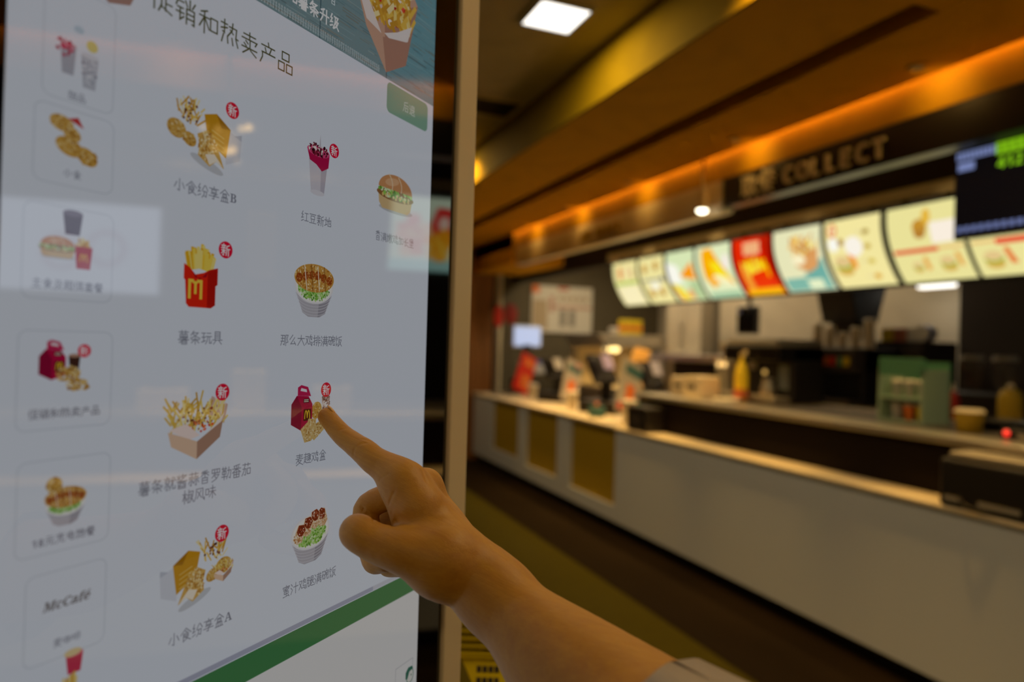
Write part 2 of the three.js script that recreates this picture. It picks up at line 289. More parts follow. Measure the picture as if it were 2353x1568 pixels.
function riceBowl(c, x, y, sauce) {
  poly(c, [[x - 20, y + 2], [x + 20, y + 2], [x + 12, y + 20], [x + 6, y + 23], [x - 6, y + 23], [x - 12, y + 20]], '#c4c1c9');
  poly(c, [[x + 6, y + 4], [x + 20, y + 2], [x + 12, y + 20], [x + 4, y + 23]], '#a6a3ad');
  c.strokeStyle = '#d8d6de'; c.lineWidth = 0.5; for (let i = 0; i < 5; i++) { c.beginPath(); c.ellipse(x, y + 5 + i * 3.2, 19 - i * 1.6, 8 - i, 0, 0.1, Math.PI - 0.1); c.stroke(); }
  oval(c, x, y, 20.5, 13, '#f4f2f4'); oval(c, x, y, 19, 11.8, '#fffdf8'); oval(c, x, y + 2, 15, 7.5, '#b6dd84'); crumbs(c, x, y + 2, 16.5, 8.6, 260, LEAF, 1.15);
  if (sauce) {
    for (const [dx, dy, a] of [[12, -8, -0.3], [4, -8, 0.1], [-4, -4, 0.3], [-12, 0, 0.5]]) { c.save(); c.translate(x + dx, y + dy); c.rotate(a); poly(c, [[-4.5, -6], [0, -8], [4.5, -6], [5, 4], [1, 7], [-4.6, 5]], '#e6bd92'); crumbs(c, 0, 1, 4.4, 5.6, 70, ['#f4dcb8', '#d9a878', '#c58c58', '#fbeed8'], 0.9); poly(c, [[-4, -6], [1, -8], [4.4, -5], [3, 0], [0, 1], [-3.6, -1]], '#8a2c18'); crumbs(c, 0, -3.5, 3.6, 3, 26, ['#6c1c10', '#a8442a', '#c8704c', '#f3d8c0'], 0.7); c.restore(); }
  } else {
    oval(c, x, y - 6, 21, 10.5, '#d9a04a'); crumbs(c, x, y - 6, 20.5, 10, 320, ['#f0c97e', '#c98a38', '#fae2ac', '#e0a84c', '#b8772a'], 1.0);
    for (let i = 0; i < 6; i++) { const px = x - 16 + i * 6.4, py = y - 9 + Math.abs(i - 2.5) * 1.5; oval(c, px, py, 3.2, 3.4, '#a84e1a', 0.4); crumbs(c, px, py, 3, 3.2, 22, ['#8f3c12', '#c8702c', '#e0a060', '#b4561c'], 0.7); }
    c.strokeStyle = '#fff1dc'; c.lineWidth = 0.8; for (let i = 0; i < 4; i++) { c.beginPath(); c.moveTo(x - 11 + i * 7, y - 15); c.lineTo(x - 8 + i * 6.6, y + 3); c.stroke(); c.strokeStyle = i % 2 ? '#fff1dc' : '#9a6020'; }
  }
}
function burger(c, x, y, s) {
  c.save(); c.translate(x, y); c.scale(s, s);
  oval(c, 1, 12, 22, 3, '#c9cbd0'); poly(c, [[-22, 2], [22, 2], [20, 10], [16, 13], [-17, 13], [-21, 9]], '#e4c38c'); oval(c, 0, 1, 24, 4.5, '#9a6a3c'); crumbs(c, 0, -1, 23, 4, 60, LEAF, 2.2); crumbs(c, 0, 2, 20, 2, 20, ['#f2dfa2', '#e6c978'], 1.6);
  c.beginPath(); c.ellipse(0, -3, 22, 12, 0, Math.PI, 0); c.fillStyle = '#d99a66'; c.fill(); oval(c, -5, -9, 9, 3, '#e8b688', -0.2);
  c.strokeStyle = '#f5dcb8'; c.lineWidth = 1; for (const d of [-6, 6]) { c.beginPath(); c.moveTo(d - 3, -14); c.quadraticCurveTo(d + 3, -9, d + 1, -3); c.stroke(); } c.restore();
}
function sundae(c, x, y) {
  poly(c, [[x - 10, y - 4], [x + 10, y - 4], [x + 7, y + 20], [x - 7, y + 20]], '#dcd8e2'); poly(c, [[x + 3, y - 4], [x + 10, y - 4], [x + 7, y + 20], [x + 3, y + 20]], '#c4bfcc'); oval(c, x, y + 20, 7.5, 2, '#e6e4ec');
  poly(c, [[x - 12, y - 11], [x + 12, y - 11], [x + 11, y - 1], [x + 4, y + 3], [x - 2, y - 1], [x - 9, y - 3]], '#c01850'); oval(c, x, y - 11, 12, 4, '#e44c80');
  crumbs(c, x, y - 12, 10, 4.5, 60, ['#5c1424', '#fff4ee', '#8a2438', '#f3dfdc', '#3c0c18'], 1.5); poly(c, [[x + 0.5, y - 15], [x + 1.6, y - 24], [x + 2.5, y - 14]], '#cfccd6');
}
function mealBox(c, x, y, s) {           // red carton with a handle, snacks beside it
  c.save(); c.translate(x, y); c.scale(s, s);
  poly(c, [[-14, -8], [-8, -15], [6, -14], [11, -7], [11, 10], [-2, 15], [-14, 9]], '#c01446'); poly(c, [[-14, -8], [-8, -15], [-2, -5], [-2, 15], [-14, 9]], '#98103a');
  poly(c, [[-7, -15], [-7, -22], [-3, -24], [5, -22], [9, -14]], '#d0265a'); poly(c, [[-4, -19], [-3, -21.5], [3.5, -20], [4, -17.5]], '#f4f2f6');
  c.fillStyle = '#4a1622'; c.fillRect(0, -12, 7, 3.4); c.fillStyle = '#f3ecd0'; c.fillRect(0.6, -11.4, 5.6, 0.8); c.fillRect(0.6, -10, 5.6, 0.8); c.fillStyle = '#5a2418'; c.fillRect(0.5, -3, 9, 10); arches(c, 5, 2, 6, 7, '#ffd23a'); c.restore();
}
function crinkles(c, x, y, s) { c.save(); c.translate(x, y); c.scale(s, s); for (const [dx, dy, a] of [[0, 0, 0.2], [7, 3, 1.1], [-5, 4, -0.5]]) { c.save(); c.translate(dx, dy); c.rotate(a); poly(c, [[-5, -6], [4, -7], [6, 7], [1, 9], [-6, 6]], '#e2bf7a'); crumbs(c, 0, 1, 5, 7, 70, ['#f6e2b2', '#cf9f56', '#ecd093', '#b98642'], 0.9); c.restore(); } c.restore(); }
function paperCup(c, x, y, w, h, side, top) { poly(c, [[x - w / 2, y - h / 2], [x + w / 2, y - h / 2], [x + w * 0.36, y + h / 2], [x - w * 0.36, y + h / 2]], side); oval(c, x, y - h / 2, w / 2, w * 0.16, top); }
function tile(c, x0, y0, x1, y1) { c.strokeStyle = '#dce3ee'; c.lineWidth = 0.7; c.beginPath(); c.roundRect(x0, y0, x1 - x0, y1 - y0, 4.5); c.stroke(); }

// the ordering page, in millimetres from its top left corner (364 x 438)
const INK = '#8f92a0';
function drawMenu(c) {
  const X = (u) => u + 223, Y = (v) => 279 - v;
  c.fillStyle = '#eef4ff'; c.fillRect(0, 0, 364, 438);
  poly(c, [[X(-181), Y(242)], [X(-160), Y(242)], [X(-163), Y(235)], [X(-175), Y(231)], [X(-181), Y(235)]], '#b58e84');
  write(c, '促销和热卖产品', X(-95.5), Y(248), 15, '#4d5636', 0.062, 1.07);
  c.fillStyle = '#8bb8a0'; c.beginPath(); c.roundRect(X(69), Y(277.5), 63, 26, 5); c.fill(); write(c, '后退', X(102), Y(264), 9.5, '#e2f2e8', 0.08);
  const L = (t, u, v) => write(c, t, X(u), Y(v), 8.2, INK, 0.068, 1.0, 'serif');
  L('小食纷享盒B', -110, 144); L('红豆新地', -12, 144); L('香满嫩鸡加长堡', 87, 144);
  L('薯条玩具', -110.5, 53.5); L('那么大鸡排满碗饭', -12, 53.5);
  L('薯条就酱蒜香罗勒番茄', -108.5, -33.5); L('椒风味', -108, -43.5); L('麦趣鸡盒', -10, -34);
  L('小食纷享盒A', -104, -128); L('蜜汁鸡腿满碗饭', -7, -127.5);
  shareBox(c, X(-110), Y(178), 1.0); badge(c, X(-92), Y(200)); sundae(c, X(-12), Y(184)); badge(c, X(5), Y(200), 5.4); burger(c, X(86), Y(183), 1.12);
  friesBoxToy(c, X(-112), Y(92)); badge(c, X(-94), Y(110), 5.4); riceBowl(c, X(-12), Y(94), false);
  friesTray(c, X(-111), Y(2)); badge(c, X(-93), Y(19), 5.4);
  paperCup(c, X(4), Y(4), 9, 13, '#c9a79a', '#9c7a70'); crumbs(c, X(4), Y(5), 4.4, 5.5, 60, ['#f2e6de', '#6a3a34', '#a07a70', '#ffffff'], 0.9); nuggets(c, [[X(-6), Y(1), 5.5, 6.5, 0.4]]); mealBox(c, X(-20), Y(0), 0.86); crinkles(c, X(-11), Y(-11), 0.92); badge(c, X(4), Y(16), 5.6);
  shareBox(c, X(-109), Y(-92), 0.95, true); friesTray(c, X(-88), Y(-95), 0.36); badge(c, X(-90), Y(-72), 5.4); riceBowl(c, X(-8), Y(-90), true);
  // column of categories
  tile(c, X(-207), Y(230), X(-171), Y(172)); tile(c, X(-210), Y(168), X(-170), Y(129)); tile(c, X(-213.5), Y(118), X(-168.5), Y(71)); tile(c, X(-214), Y(55), X(-167), Y(5.5)); tile(c, X(-212.5), Y(-10), X(-166), Y(-57)); tile(c, X(-207), Y(-67), X(-166.5), Y(-112));
  paperCup(c, X(-195), Y(193), 8, 15, '#b9bcc8', '#d9a0ae'); crumbs(c, X(-197), Y(199), 4, 4.5, 26, ['#d8406c', '#f0a0b4', '#b02850'], 1.1); paperCup(c, X(-184), Y(190), 9, 17, '#c6c9d4', '#e2e4ec'); crumbs(c, X(-184), Y(191), 4, 7, 26, ['#8f92a2', '#e8eaf2'], 0.9); oval(c, X(-183), Y(204), 3, 3, '#e6dc8a'); oval(c, X(-190), Y(210), 2.6, 2, '#ccdcea');
  write(c, '甜品', X(-190), Y(175.5), 4.6, INK);
  nuggets(c, [[X(-197), Y(160), 6, 4, 0.2], [X(-192), Y(156), 5, 3.4, 0.5], [X(-193), Y(149), 7, 4.6, 0.3], [X(-184), Y(146), 6, 4.2, 0.5]]); poly(c, [[X(-194), Y(163)], [X(-189), Y(165)], [X(-186), Y(160)]], '#d03c38');
  write(c, '小食', X(-191), Y(135.5), 4.6, INK);
  paperCup(c, X(-190), Y(110), 10, 11, '#5a4a5e', '#7d7084'); burger(c, X(-197), Y(97), 0.38); for (let i = 0; i < 22; i++) stick(c, X(-184) + rr(-3.6, 3.6), Y(96), rr(3, 8), 1, rr(-0.2, 0.2), pick(GOLD)); poly(c, [[X(-188.5), Y(99)], [X(-179.5), Y(99)], [X(-180.5), Y(87.5)], [X(-187.5), Y(87.5)]], '#c81a34'); arches(c, X(-184), Y(93), 4, 4, '#f3c23a');
  write(c, '主食及超值套餐', X(-191), Y(78.5), 5, INK, 0.09);
  mealBox(c, X(-197), Y(38), 0.52); paperCup(c, X(-187), Y(38), 6, 9, '#4a2c22', '#c0947c'); crumbs(c, X(-190), Y(33), 6, 4, 60, CRUST, 1.1); crumbs(c, X(-185), Y(27), 6, 3, 40, CRUST, 1.1); badge(c, X(-182), Y(45), 3.4);
  write(c, '促销和热卖产品', X(-190.5), Y(13.5), 5, INK, 0.09);
  c.save(); c.translate(X(-189), Y(-33)); c.scale(0.5, 0.5); riceBowl(c, 0, 0, false); c.restore(); nuggets(c, [[X(-195), Y(-23), 4, 4, 0]]);
  write(c, '18元充电饱餐', X(-189), Y(-50.5), 5, INK, 0.09);
  c.save(); c.translate(X(-187), Y(-84)); c.scale(1, 1); c.fillStyle = '#6b625f'; c.font = 'italic bold 6.4px serif'; c.textAlign = 'center'; c.textBaseline = 'middle'; c.fillText('McCafé', 0, 0); c.restore();
  write(c, '麦咖啡', X(-186), Y(-104), 4.6, INK);
  paperCup(c, X(-182), Y(-118), 9, 10, '#d9405c', '#f08a90'); oval(c, X(-183), Y(-112), 4.5, 2, '#f0d7a0'); for (let i = 0; i < 10; i++) stick(c, X(-184) + rr(-3, 3), Y(-130), rr(4, 8), 1.2, rr(-0.1, 0.1), pick(GOLD)); paperCup(c, X(-194), Y(-132), 6, 12, '#aab0be', '#d0d4de');
  c.fillStyle = '#b9bcd0'; c.fillRect(X(-150), Y(-154.8), 220, 3.6); c.fillStyle = '#dadce6'; c.fillRect(X(70), Y(-154.8), 60, 3.6);
}
function drawFooter(c) {                 // 364 x 171
  c.fillStyle = '#f6f4f2'; c.fillRect(0, 0, 364, 171); c.fillStyle = '#4c8c54'; c.fillRect(0, 0, 364, 18.5);
  c.strokeStyle = '#c8c8cc'; c.lineWidth = 0.6; c.strokeRect(330, 82, 27, 60);
  oval(c, 353, 97, 5.5, 6.5, '#f0ece4'); c.strokeStyle = '#4f8c76'; c.lineWidth = 0.8; c.beginPath(); c.ellipse(353, 97, 5.5, 6.5, 0, 0, 7); c.stroke(); poly(c, [[346, 98], [346, 92], [350, 88.5], [356, 89], [358, 92], [352, 93], [349, 99]], '#3f7c66'); oval(c, 355, 97, 0.7, 0.9, '#3f7c66'); poly(c, [[336, 110], [342, 103], [347, 110]], '#6aa08c');
}
function drawBanner(c) {                 // 364 x 151: boards painted blue, kraft tray of fries, a line of text
  c.fillStyle = '#7f9ea4'; c.fillRect(0, 0, 364, 151); c.fillStyle = '#6fa6b2'; c.fillRect(291, 0, 73, 151);
  for (let i = 0; i < 900; i++) { c.fillStyle = pick(['#5f8c98', '#9fb8bc', '#4d7480', '#b4cacc', '#6f97a0', '#857464', '#a08c7c', '#3f5a62']); c.globalAlpha = 0.5; const y = rr(0, 151); c.fillRect(rr(-20, 364), y, rr(6, 40), rr(0.3, 1.1)); } c.globalAlpha = 1;
  for (const x of [52, 131, 208, 290]) { c.fillStyle = '#38606e'; c.fillRect(x, 0, 0.9, 151); }
  poly(c, [[232, 60], [262, 118], [290, 146], [318, 130], [334, 70], [300, 40]], '#d6aa92'); poly(c, [[285, 96], [290, 146], [318, 130], [334, 70]], '#b98a78'); poly(c, [[236, 66], [262, 112], [288, 92], [334, 62], [300, 44]], '#e9cfc4');
  for (let i = 0; i < 150; i++) { stick(c, rr(258, 322), rr(72, 108), rr(9, 22), rr(3, 4.6), rr(-1.1, 1.1), pick(GOLD)); if (i % 4 === 0) oval(c, rr(262, 318), rr(60, 102), rr(1.5, 4), rr(1, 3), pick(['#d8302c', '#f05a44', '#fff3ea', '#b82028'])); }
  poly(c, [[240, 74], [262, 92], [282, 116], [262, 112]], '#f4e6e0'); poly(c, [[286, 114], [304, 106], [326, 92], [320, 108], [300, 118]], '#f4ebe8'); poly(c, [[262, 112], [284, 118], [290, 146]], '#d6aa92'); poly(c, [[284, 118], [322, 108], [318, 130], [290, 146]], '#b98a78');
  write(c, '元薯条升级', 202, 132, 10.6, '#ffffff', 0.12, 1.05); write(c, '日', 222, 117, 7, '#e8f4f6', 0.1);
  c.strokeStyle = '#dfe9ea'; c.lineWidth = 0.35; for (const y of [144, 146, 148]) for (let x = 6; x < 280; x += 2.6) c.strokeRect(x, y, rr(0.8, 1.6), 1.1);
}
GLYPH.日 = ['kou 6 2 20 28', '8 16 24 16'];

// backlit menu boards, 1 x 1 with y downwards; name says what is printed
const CREAM = '#f4e8a0';
const BOARD_ART = {
  drinks(c) { c.fillStyle = CREAM; c.fillRect(0, 0, 1, 1); oval(c, 0.3, 0.26, 0.07, 0.15, '#e07030'); oval(c, 0.62, 0.24, 0.12, 0.13, '#f6dca0'); c.fillStyle = '#a8c850'; c.fillRect(0.05, 0.46, 0.9, 0.06); c.fillStyle = '#fdf2c0'; c.fillRect(0.08, 0.56, 0.84, 0.38); oval(c, 0.8, 0.3, 0.05, 0.12, '#d8b878'); },
  singles(c) { c.fillStyle = CREAM; c.fillRect(0, 0, 1, 1); for (const [x, y] of [[0.24, 0.25], [0.68, 0.22], [0.26, 0.76], [0.66, 0.74]]) { oval(c, x, y, 0.1, 0.09, '#b8801c'); oval(c, x, y - 0.03, 0.09, 0.04, '#d8a840'); } c.fillStyle = '#a8a890'; c.fillRect(0.05, 0.47, 0.8, 0.05); oval(c, 0.86, 0.5, 0.07, 0.06, '#6a6a7c'); oval(c, 0.5, 0.62, 0.2, 0.08, '#fffbe0'); },
  dessert(c) { c.fillStyle = '#dcebb8'; c.fillRect(0, 0, 1, 1); poly(c, [[0, 0.2], [0.4, 0.3], [0.45, 0.65], [0, 0.6]], '#fffef0'); poly(c, [[0.42, 0.5], [0.9, 0.25], [0.95, 0.6], [0.6, 0.55]], '#ff9c10'); poly(c, [[0.05, 0.62], [0.3, 0.7], [0.5, 0.95], [0.2, 0.92]], '#ffee20'); poly(c, [[0, 0.6], [0.12, 0.72], [0.3, 0.98], [0.1, 0.95]], '#f8a840'); oval(c, 0.6, 0.85, 0.16, 0.1, '#f0b070'); c.fillStyle = '#b6cf98'; c.fillRect(0.65, 0.62, 0.33, 0.34); },
  chicken(c) { c.fillStyle = '#e6f0c0'; c.fillRect(0, 0, 1, 1); poly(c, [[0.16, 0.08], [0.44, 0.06], [0.75, 0.45], [0.95, 0.75], [0.6, 0.68], [0.3, 0.78], [0.15, 0.6]], '#ffb000'); poly(c, [[0.36, 0.3], [0.62, 0.35], [0.86, 0.66], [0.5, 0.58]], '#ffe81c'); oval(c, 0.62, 0.66, 0.24, 0.07, '#fff6c0', 0.3); c.fillStyle = '#9ec8a0'; c.fillRect(0.06, 0.86, 0.9, 0.1); oval(c, 0.84, 0.35, 0.08, 0.14, '#fff0ea'); },
  red(c) { c.fillStyle = '#e62400'; c.fillRect(0, 0, 1, 1); poly(c, [[0.72, 0], [1, 0], [1, 0.8], [0.86, 0.5]], '#b81400'); c.fillStyle = '#f8c890'; c.fillRect(0.28, 0.1, 0.44, 0.2); c.fillStyle = '#e85a20'; for (let i = 0; i < 5; i++) { c.fillRect(0.3 + i * 0.085, 0.12, 0.012, 0.16); } c.fillRect(0.3, 0.19, 0.4, 0.015); for (let i = 0; i < 26; i++) stick(c, rr(0.18, 0.82), 0.6 + rr(0, 0.1), rr(0.14, 0.28), 0.04, rr(-0.3, 0.3), pick(['#ffe400', '#ffd000', '#fff04a'])); poly(c, [[0.36, 0.62], [0.8, 0.56], [0.76, 0.84], [0.42, 0.86]], '#f03000'); c.fillStyle = '#ffb800'; c.fillRect(0.06, 0.86, 0.9, 0.12); poly(c, [[0.12, 0.55], [0.3, 0.5], [0.34, 0.84], [0.16, 0.9]], '#f8a030'); },
  tray(c) { c.fillStyle = '#eceabc'; c.fillRect(0, 0, 1, 1); c.fillStyle = '#78b8a8'; c.fillRect(0.04, 0.76, 0.92, 0.2); poly(c, [[0.5, 0.72], [0.96, 0.5], [0.96, 0.8], [0.6, 0.8]], '#6ab0a4'); poly(c, [[0.36, 0.44], [0.92, 0.34], [0.84, 0.62], [0.62, 0.7], [0.4, 0.6]], '#e0a060'); for (let i = 0; i < 46; i++) stick(c, rr(0.34, 0.92), rr(0.24, 0.46), rr(0.06, 0.16), 0.03, rr(-0.9, 0.9), pick(['#ffb82a', '#f8d860', '#d88a20', '#fff0b0', '#c06a18'])); oval(c, 0.48, 0.5, 0.14, 0.08, '#fff4c8'); c.fillStyle = '#e6f2c8'; c.fillRect(0.5, 0.8, 0.3, 0.14); },
  combo(c) { c.fillStyle = '#f8eba2'; c.fillRect(0, 0, 1, 1); oval(c, 0.14, 0.16, 0.08, 0.1, '#e8783c'); oval(c, 0.14, 0.16, 0.04, 0.06, '#fff0c0'); oval(c, 0.14, 0.36, 0.1, 0.1, '#fffef2'); oval(c, 0.28, 0.34, 0.05, 0.05, '#a87818'); burger4(c, 0.24, 0.66, 0.15); poly(c, [[0.36, 0.5], [0.46, 0.46], [0.48, 0.7], [0.4, 0.72]], '#f8941c'); for (let i = 0; i < 4; i++) { oval(c, 0.74, 0.24 + i * 0.2, 0.06, 0.035, ['#a88830', '#c8a840', '#d8c050', '#e0a830'][i]); c.fillStyle = '#e6d9a4'; c.fillRect(0.56, 0.22 + i * 0.2, 0.12, 0.02); } oval(c, 0.5, 0.42, 0.16, 0.14, '#fff8ea'); },
  wideLeft(c) { c.fillStyle = '#efe69c'; c.fillRect(0, 0, 1, 1); oval(c, 0.46, 0.3, 0.1, 0.1, '#c8902c'); oval(c, 0.56, 0.18, 0.06, 0.1, '#e8b840'); oval(c, 0.45, 0.38, 0.08, 0.06, '#b88030'); c.fillStyle = '#fff3e2'; c.fillRect(0.6, 0.26, 0.36, 0.26); c.fillStyle = '#e0341a'; c.fillRect(0.03, 0.56, 0.62, 0.05); c.fillStyle = '#f0b870'; c.fillRect(0.65, 0.57, 0.33, 0.025); burger4(c, 0.3, 0.78, 0.07); burger4(c, 0.72, 0.77, 0.1); poly(c, [[0.4, 0.68], [0.46, 0.66], [0.48, 0.82], [0.42, 0.84]], '#e8a848'); poly(c, [[0.84, 0.64], [0.9, 0.66], [0.92, 0.82], [0.86, 0.8]], '#e8a848'); },
  wideRight(c) { c.fillStyle = '#efe69c'; c.fillRect(0, 0, 1, 1); c.fillStyle = '#e82a1a'; c.fillRect(0.3, 0.56, 0.68, 0.06); c.fillStyle = '#f0b870'; c.fillRect(0.02, 0.57, 0.28, 0.025); burger4(c, 0.22, 0.78, 0.11); poly(c, [[0.36, 0.66], [0.42, 0.66], [0.48, 0.84], [0.4, 0.84]], '#e87838'); burger4(c, 0.78, 0.78, 0.1); c.fillStyle = '#fff3e2'; c.fillRect(0.1, 0.1, 0.6, 0.3); },
  fries(c) { c.fillStyle = '#dff0d0'; c.fillRect(0, 0, 1, 1); c.fillStyle = '#a8d8cc'; c.fillRect(0, 0.82, 1, 0.18); poly(c, [[0.3, 0.16], [0.5, 0.14], [0.58, 0.4], [0.52, 0.66], [0.3, 0.62]], '#e41818'); oval(c, 0.42, 0.36, 0.06, 0.1, '#f8d8c0'); for (let i = 0; i < 24; i++) stick(c, rr(0.36, 0.58), rr(0.62, 0.84), rr(0.12, 0.3), 0.04, rr(-0.5, 0.5), pick(['#ffb000', '#ffc83a', '#f89a10'])); for (let i = 0; i < 30; i++) oval(c, rr(0.6, 0.9), rr(0.4, 0.74), rr(0.03, 0.08), rr(0.03, 0.07), pick(['#f8b890', '#f8d0a0', '#f0a080'])); oval(c, 0.76, 0.32, 0.08, 0.08, '#f4a088'); },
};
function burger4(c, x, y, r) { oval(c, x, y + r * 0.45, r, r * 0.5, '#d8b050'); oval(c, x, y, r * 1.06, r * 0.42, '#a8b84a'); oval(c, x, y - r * 0.35, r, r * 0.5, '#e6c88a'); }
// ---------------------------------------------------------------- surfaces
const grain = noiseTexture(256, [255, 255, 255], 0.12, 1.6);
const woodTexture = canvas(1024, 1024, (c, w) => {
  c.fillStyle = '#8a5a24'; c.fillRect(0, 0, w, w);
  for (let i = 0; i < 260; i++) {
    c.strokeStyle = pick(['#5e3a14', '#734819', '#a06c30', '#4a2c0e', '#94622a']); c.globalAlpha = rr(0.25, 0.7); c.lineWidth = rr(2, 7);
    const r = i * 5.2 + rr(-3, 3); c.beginPath(); c.ellipse(w * 0.18 + rr(-6, 6), w * 0.52, r, r * 1.9, 0.12, 0, Math.PI * 2); c.stroke();
  }
  c.globalAlpha = 1;
});
const M = {
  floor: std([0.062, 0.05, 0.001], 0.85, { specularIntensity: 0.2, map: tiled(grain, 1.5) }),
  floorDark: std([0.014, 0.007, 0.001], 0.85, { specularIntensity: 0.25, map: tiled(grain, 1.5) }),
  ceiling: std([0.7, 0.63, 0.55], 0.9, { map: tiled(grain, 0.8) }),
  soffit: std([0.7, 0.36, 0.004], 0.8, { specularIntensity: 0.2, map: tiled(grain, 0.8) }),
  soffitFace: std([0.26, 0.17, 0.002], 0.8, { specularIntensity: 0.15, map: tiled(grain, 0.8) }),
  wall: std([0.5, 0.4, 0.28], 0.9, { map: tiled(grain, 0.6) }),
  wallDark: std([0.13, 0.105, 0.06], 0.85, { map: tiled(grain, 0.6) }),
  kitchenWall: std([0.62, 0.54, 0.4], 0.55, { map: tiled(grain, 0.6) }),
  black: std([0.012, 0.009, 0.008], 0.45), blackGloss: std([0.01, 0.008, 0.008], 0.16), soot: std([0.03, 0.02, 0.014], 0.8), charcoal: std([0.012, 0.007, 0.004], 0.8, { specularIntensity: 0.2 }),
  dark: std([0.05, 0.038, 0.026], 0.6), brown: std([0.16, 0.08, 0.035], 0.6), oliveBrown: std([0.42, 0.28, 0.008], 0.6),
  white: std([0.6, 0.65, 0.74], 0.5), cream: std([0.78, 0.66, 0.46], 0.45), paper: std([0.8, 0.74, 0.62], 0.7),
  beige: std([0.78, 0.66, 0.44], 0.5), steel: std([0.62, 0.57, 0.48], 0.34, { metalness: 0.85 }), dullSteel: std([0.4, 0.35, 0.27], 0.5, { metalness: 0.6 }), railGrey: std([0.7, 0.64, 0.5], 0.6),
  gold: std([0.82, 0.68, 0.43], 0.45), red: std([0.75, 0.02, 0.01], 0.4), darkRed: std([0.32, 0.012, 0.01], 0.5), orange: std([0.85, 0.2, 0.03], 0.5), yellow: std([0.9, 0.66, 0.02], 0.5), green: std([0.1, 0.3, 0.17], 0.55), mint: std([0.36, 0.5, 0.36], 0.6), blue: std([0.08, 0.14, 0.45], 0.5), teal: std([0.05, 0.16, 0.17], 0.5), purple: std([0.25, 0.2, 0.5], 0.5), grey: std([0.3, 0.27, 0.22], 0.6), silverPaper: std([0.5, 0.46, 0.42], 0.6),
};

// ---------------------------------------------------------------- the hall: slabs and walls with thickness
const FLOOR_Y = 0, CEIL = 3.1, SOFFIT = 2.82;
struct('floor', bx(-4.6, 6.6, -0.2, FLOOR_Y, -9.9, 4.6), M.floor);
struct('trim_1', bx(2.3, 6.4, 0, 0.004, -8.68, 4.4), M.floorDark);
struct('ceiling', [bx(-4.6, 1.72, CEIL, CEIL + 0.15, -9.9, 4.6), bx(1.7, 6.6, 3.02, 3.25, -9.9, 4.6)], M.ceiling);
struct('wall_left', bx(-4.75, -4.6, 0, CEIL + 0.15, -9.9, 4.6), M.wall);
struct('wall_back', bx(-4.6, 6.6, 0, CEIL + 0.15, 4.6, 4.75), M.wall);
struct('wall_far', [bx(-4.6, 3.2, 0, CEIL, -10.05, -9.9), bx(3.2, 6.6, 0, CEIL, -9.75, -9.6)], M.wallDark);
struct('wall_right', bx(6.45, 6.6, 0, CEIL, -9.6, 4.6), M.kitchenWall);
struct('wall_kitchen', bx(5.0, 5.1, 0, 2.98, -3.5, 1.5), std([0.035, 0.022, 0.014], 0.8));
// wood-clad column beside the end of the counter
const column = struct('wall_column', bx(2.2, 3.2, 0, SOFFIT, -9.3, -8.72), std([1, 1, 1], 0.55, { map: tiled(woodTexture, 0.55) }));
part('edge_strip', bx(3.2, 3.235, 0, SOFFIT, -9.28, -8.72, 0.003), M.black, column);

// dropped soffit over the counter: a front drop, the underside with a dark slot, the fascia strip
const soffit = struct('soffit', [
  bx(1.7, 2.22, SOFFIT, SOFFIT + 0.2, -8.7, 4.4), bx(2.36, 2.85, SOFFIT, SOFFIT + 0.2, -8.7, 4.4), bx(2.85, 2.9, SOFFIT + 0.1, SOFFIT + 0.2, -8.7, 4.4),
  bx(2.22, 2.36, SOFFIT, SOFFIT + 0.2, -1.75, 4.4), bx(2.22, 2.36, SOFFIT + 0.16, SOFFIT + 0.2, -8.7, -1.75),
], M.soffit);
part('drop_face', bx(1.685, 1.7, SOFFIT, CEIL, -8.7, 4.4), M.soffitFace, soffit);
part('slot_lining', bx(2.225, 2.355, SOFFIT + 0.14, SOFFIT + 0.158, -8.69, -1.76), M.soot, soffit);
const slats = [];
for (const x of [2.26, 2.29, 2.32]) slats.push(bx(x - 0.003, x + 0.003, SOFFIT + 0.06, SOFFIT + 0.13, -8.69, -1.76));
part('slot_fin', slats[0], M.soot, soffit); part('slot_fin', slats[1], M.soot, soffit); part('slot_fin', slats[2], M.soot, soffit);
part('wood_band', bx(2.9, 3.08, 2.672, SOFFIT + 0.2, -8.7, 4.4), std([0.62, 0.33, 0.006], 0.7, { specularIntensity: 0.3, map: tiled(grain, 0.8) }), soffit);
part('end_return', bx(2.9, 3.55, 2.5, 3.02, -8.7, -7.3), M.soffit, soffit);

// air grille in the ceiling
const vent = thing('air_vent', 'dark slotted air grille set in the ceiling beside the kiosk', 'vent', [1.42, CEIL, -4.18]);
part('frame', [bx(-0.24, 0.24, -0.016, 0, -0.17, -0.145, 0.003), bx(-0.24, 0.24, -0.016, 0, 0.145, 0.17, 0.003), bx(-0.24, -0.215, -0.016, 0, -0.145, 0.145, 0.003), bx(0.215, 0.24, -0.016, 0, -0.145, 0.145, 0.003)], M.beige, vent);
part('backing', bx(-0.215, 0.215, -0.006, -0.001, -0.145, 0.145), M.soot, vent);
for (let i = 0; i < 6; i++) part('slat', bx(-0.215, 0.215, -0.014, -0.003, -0.125 + i * 0.046, -0.118 + i * 0.046), M.dark, vent);

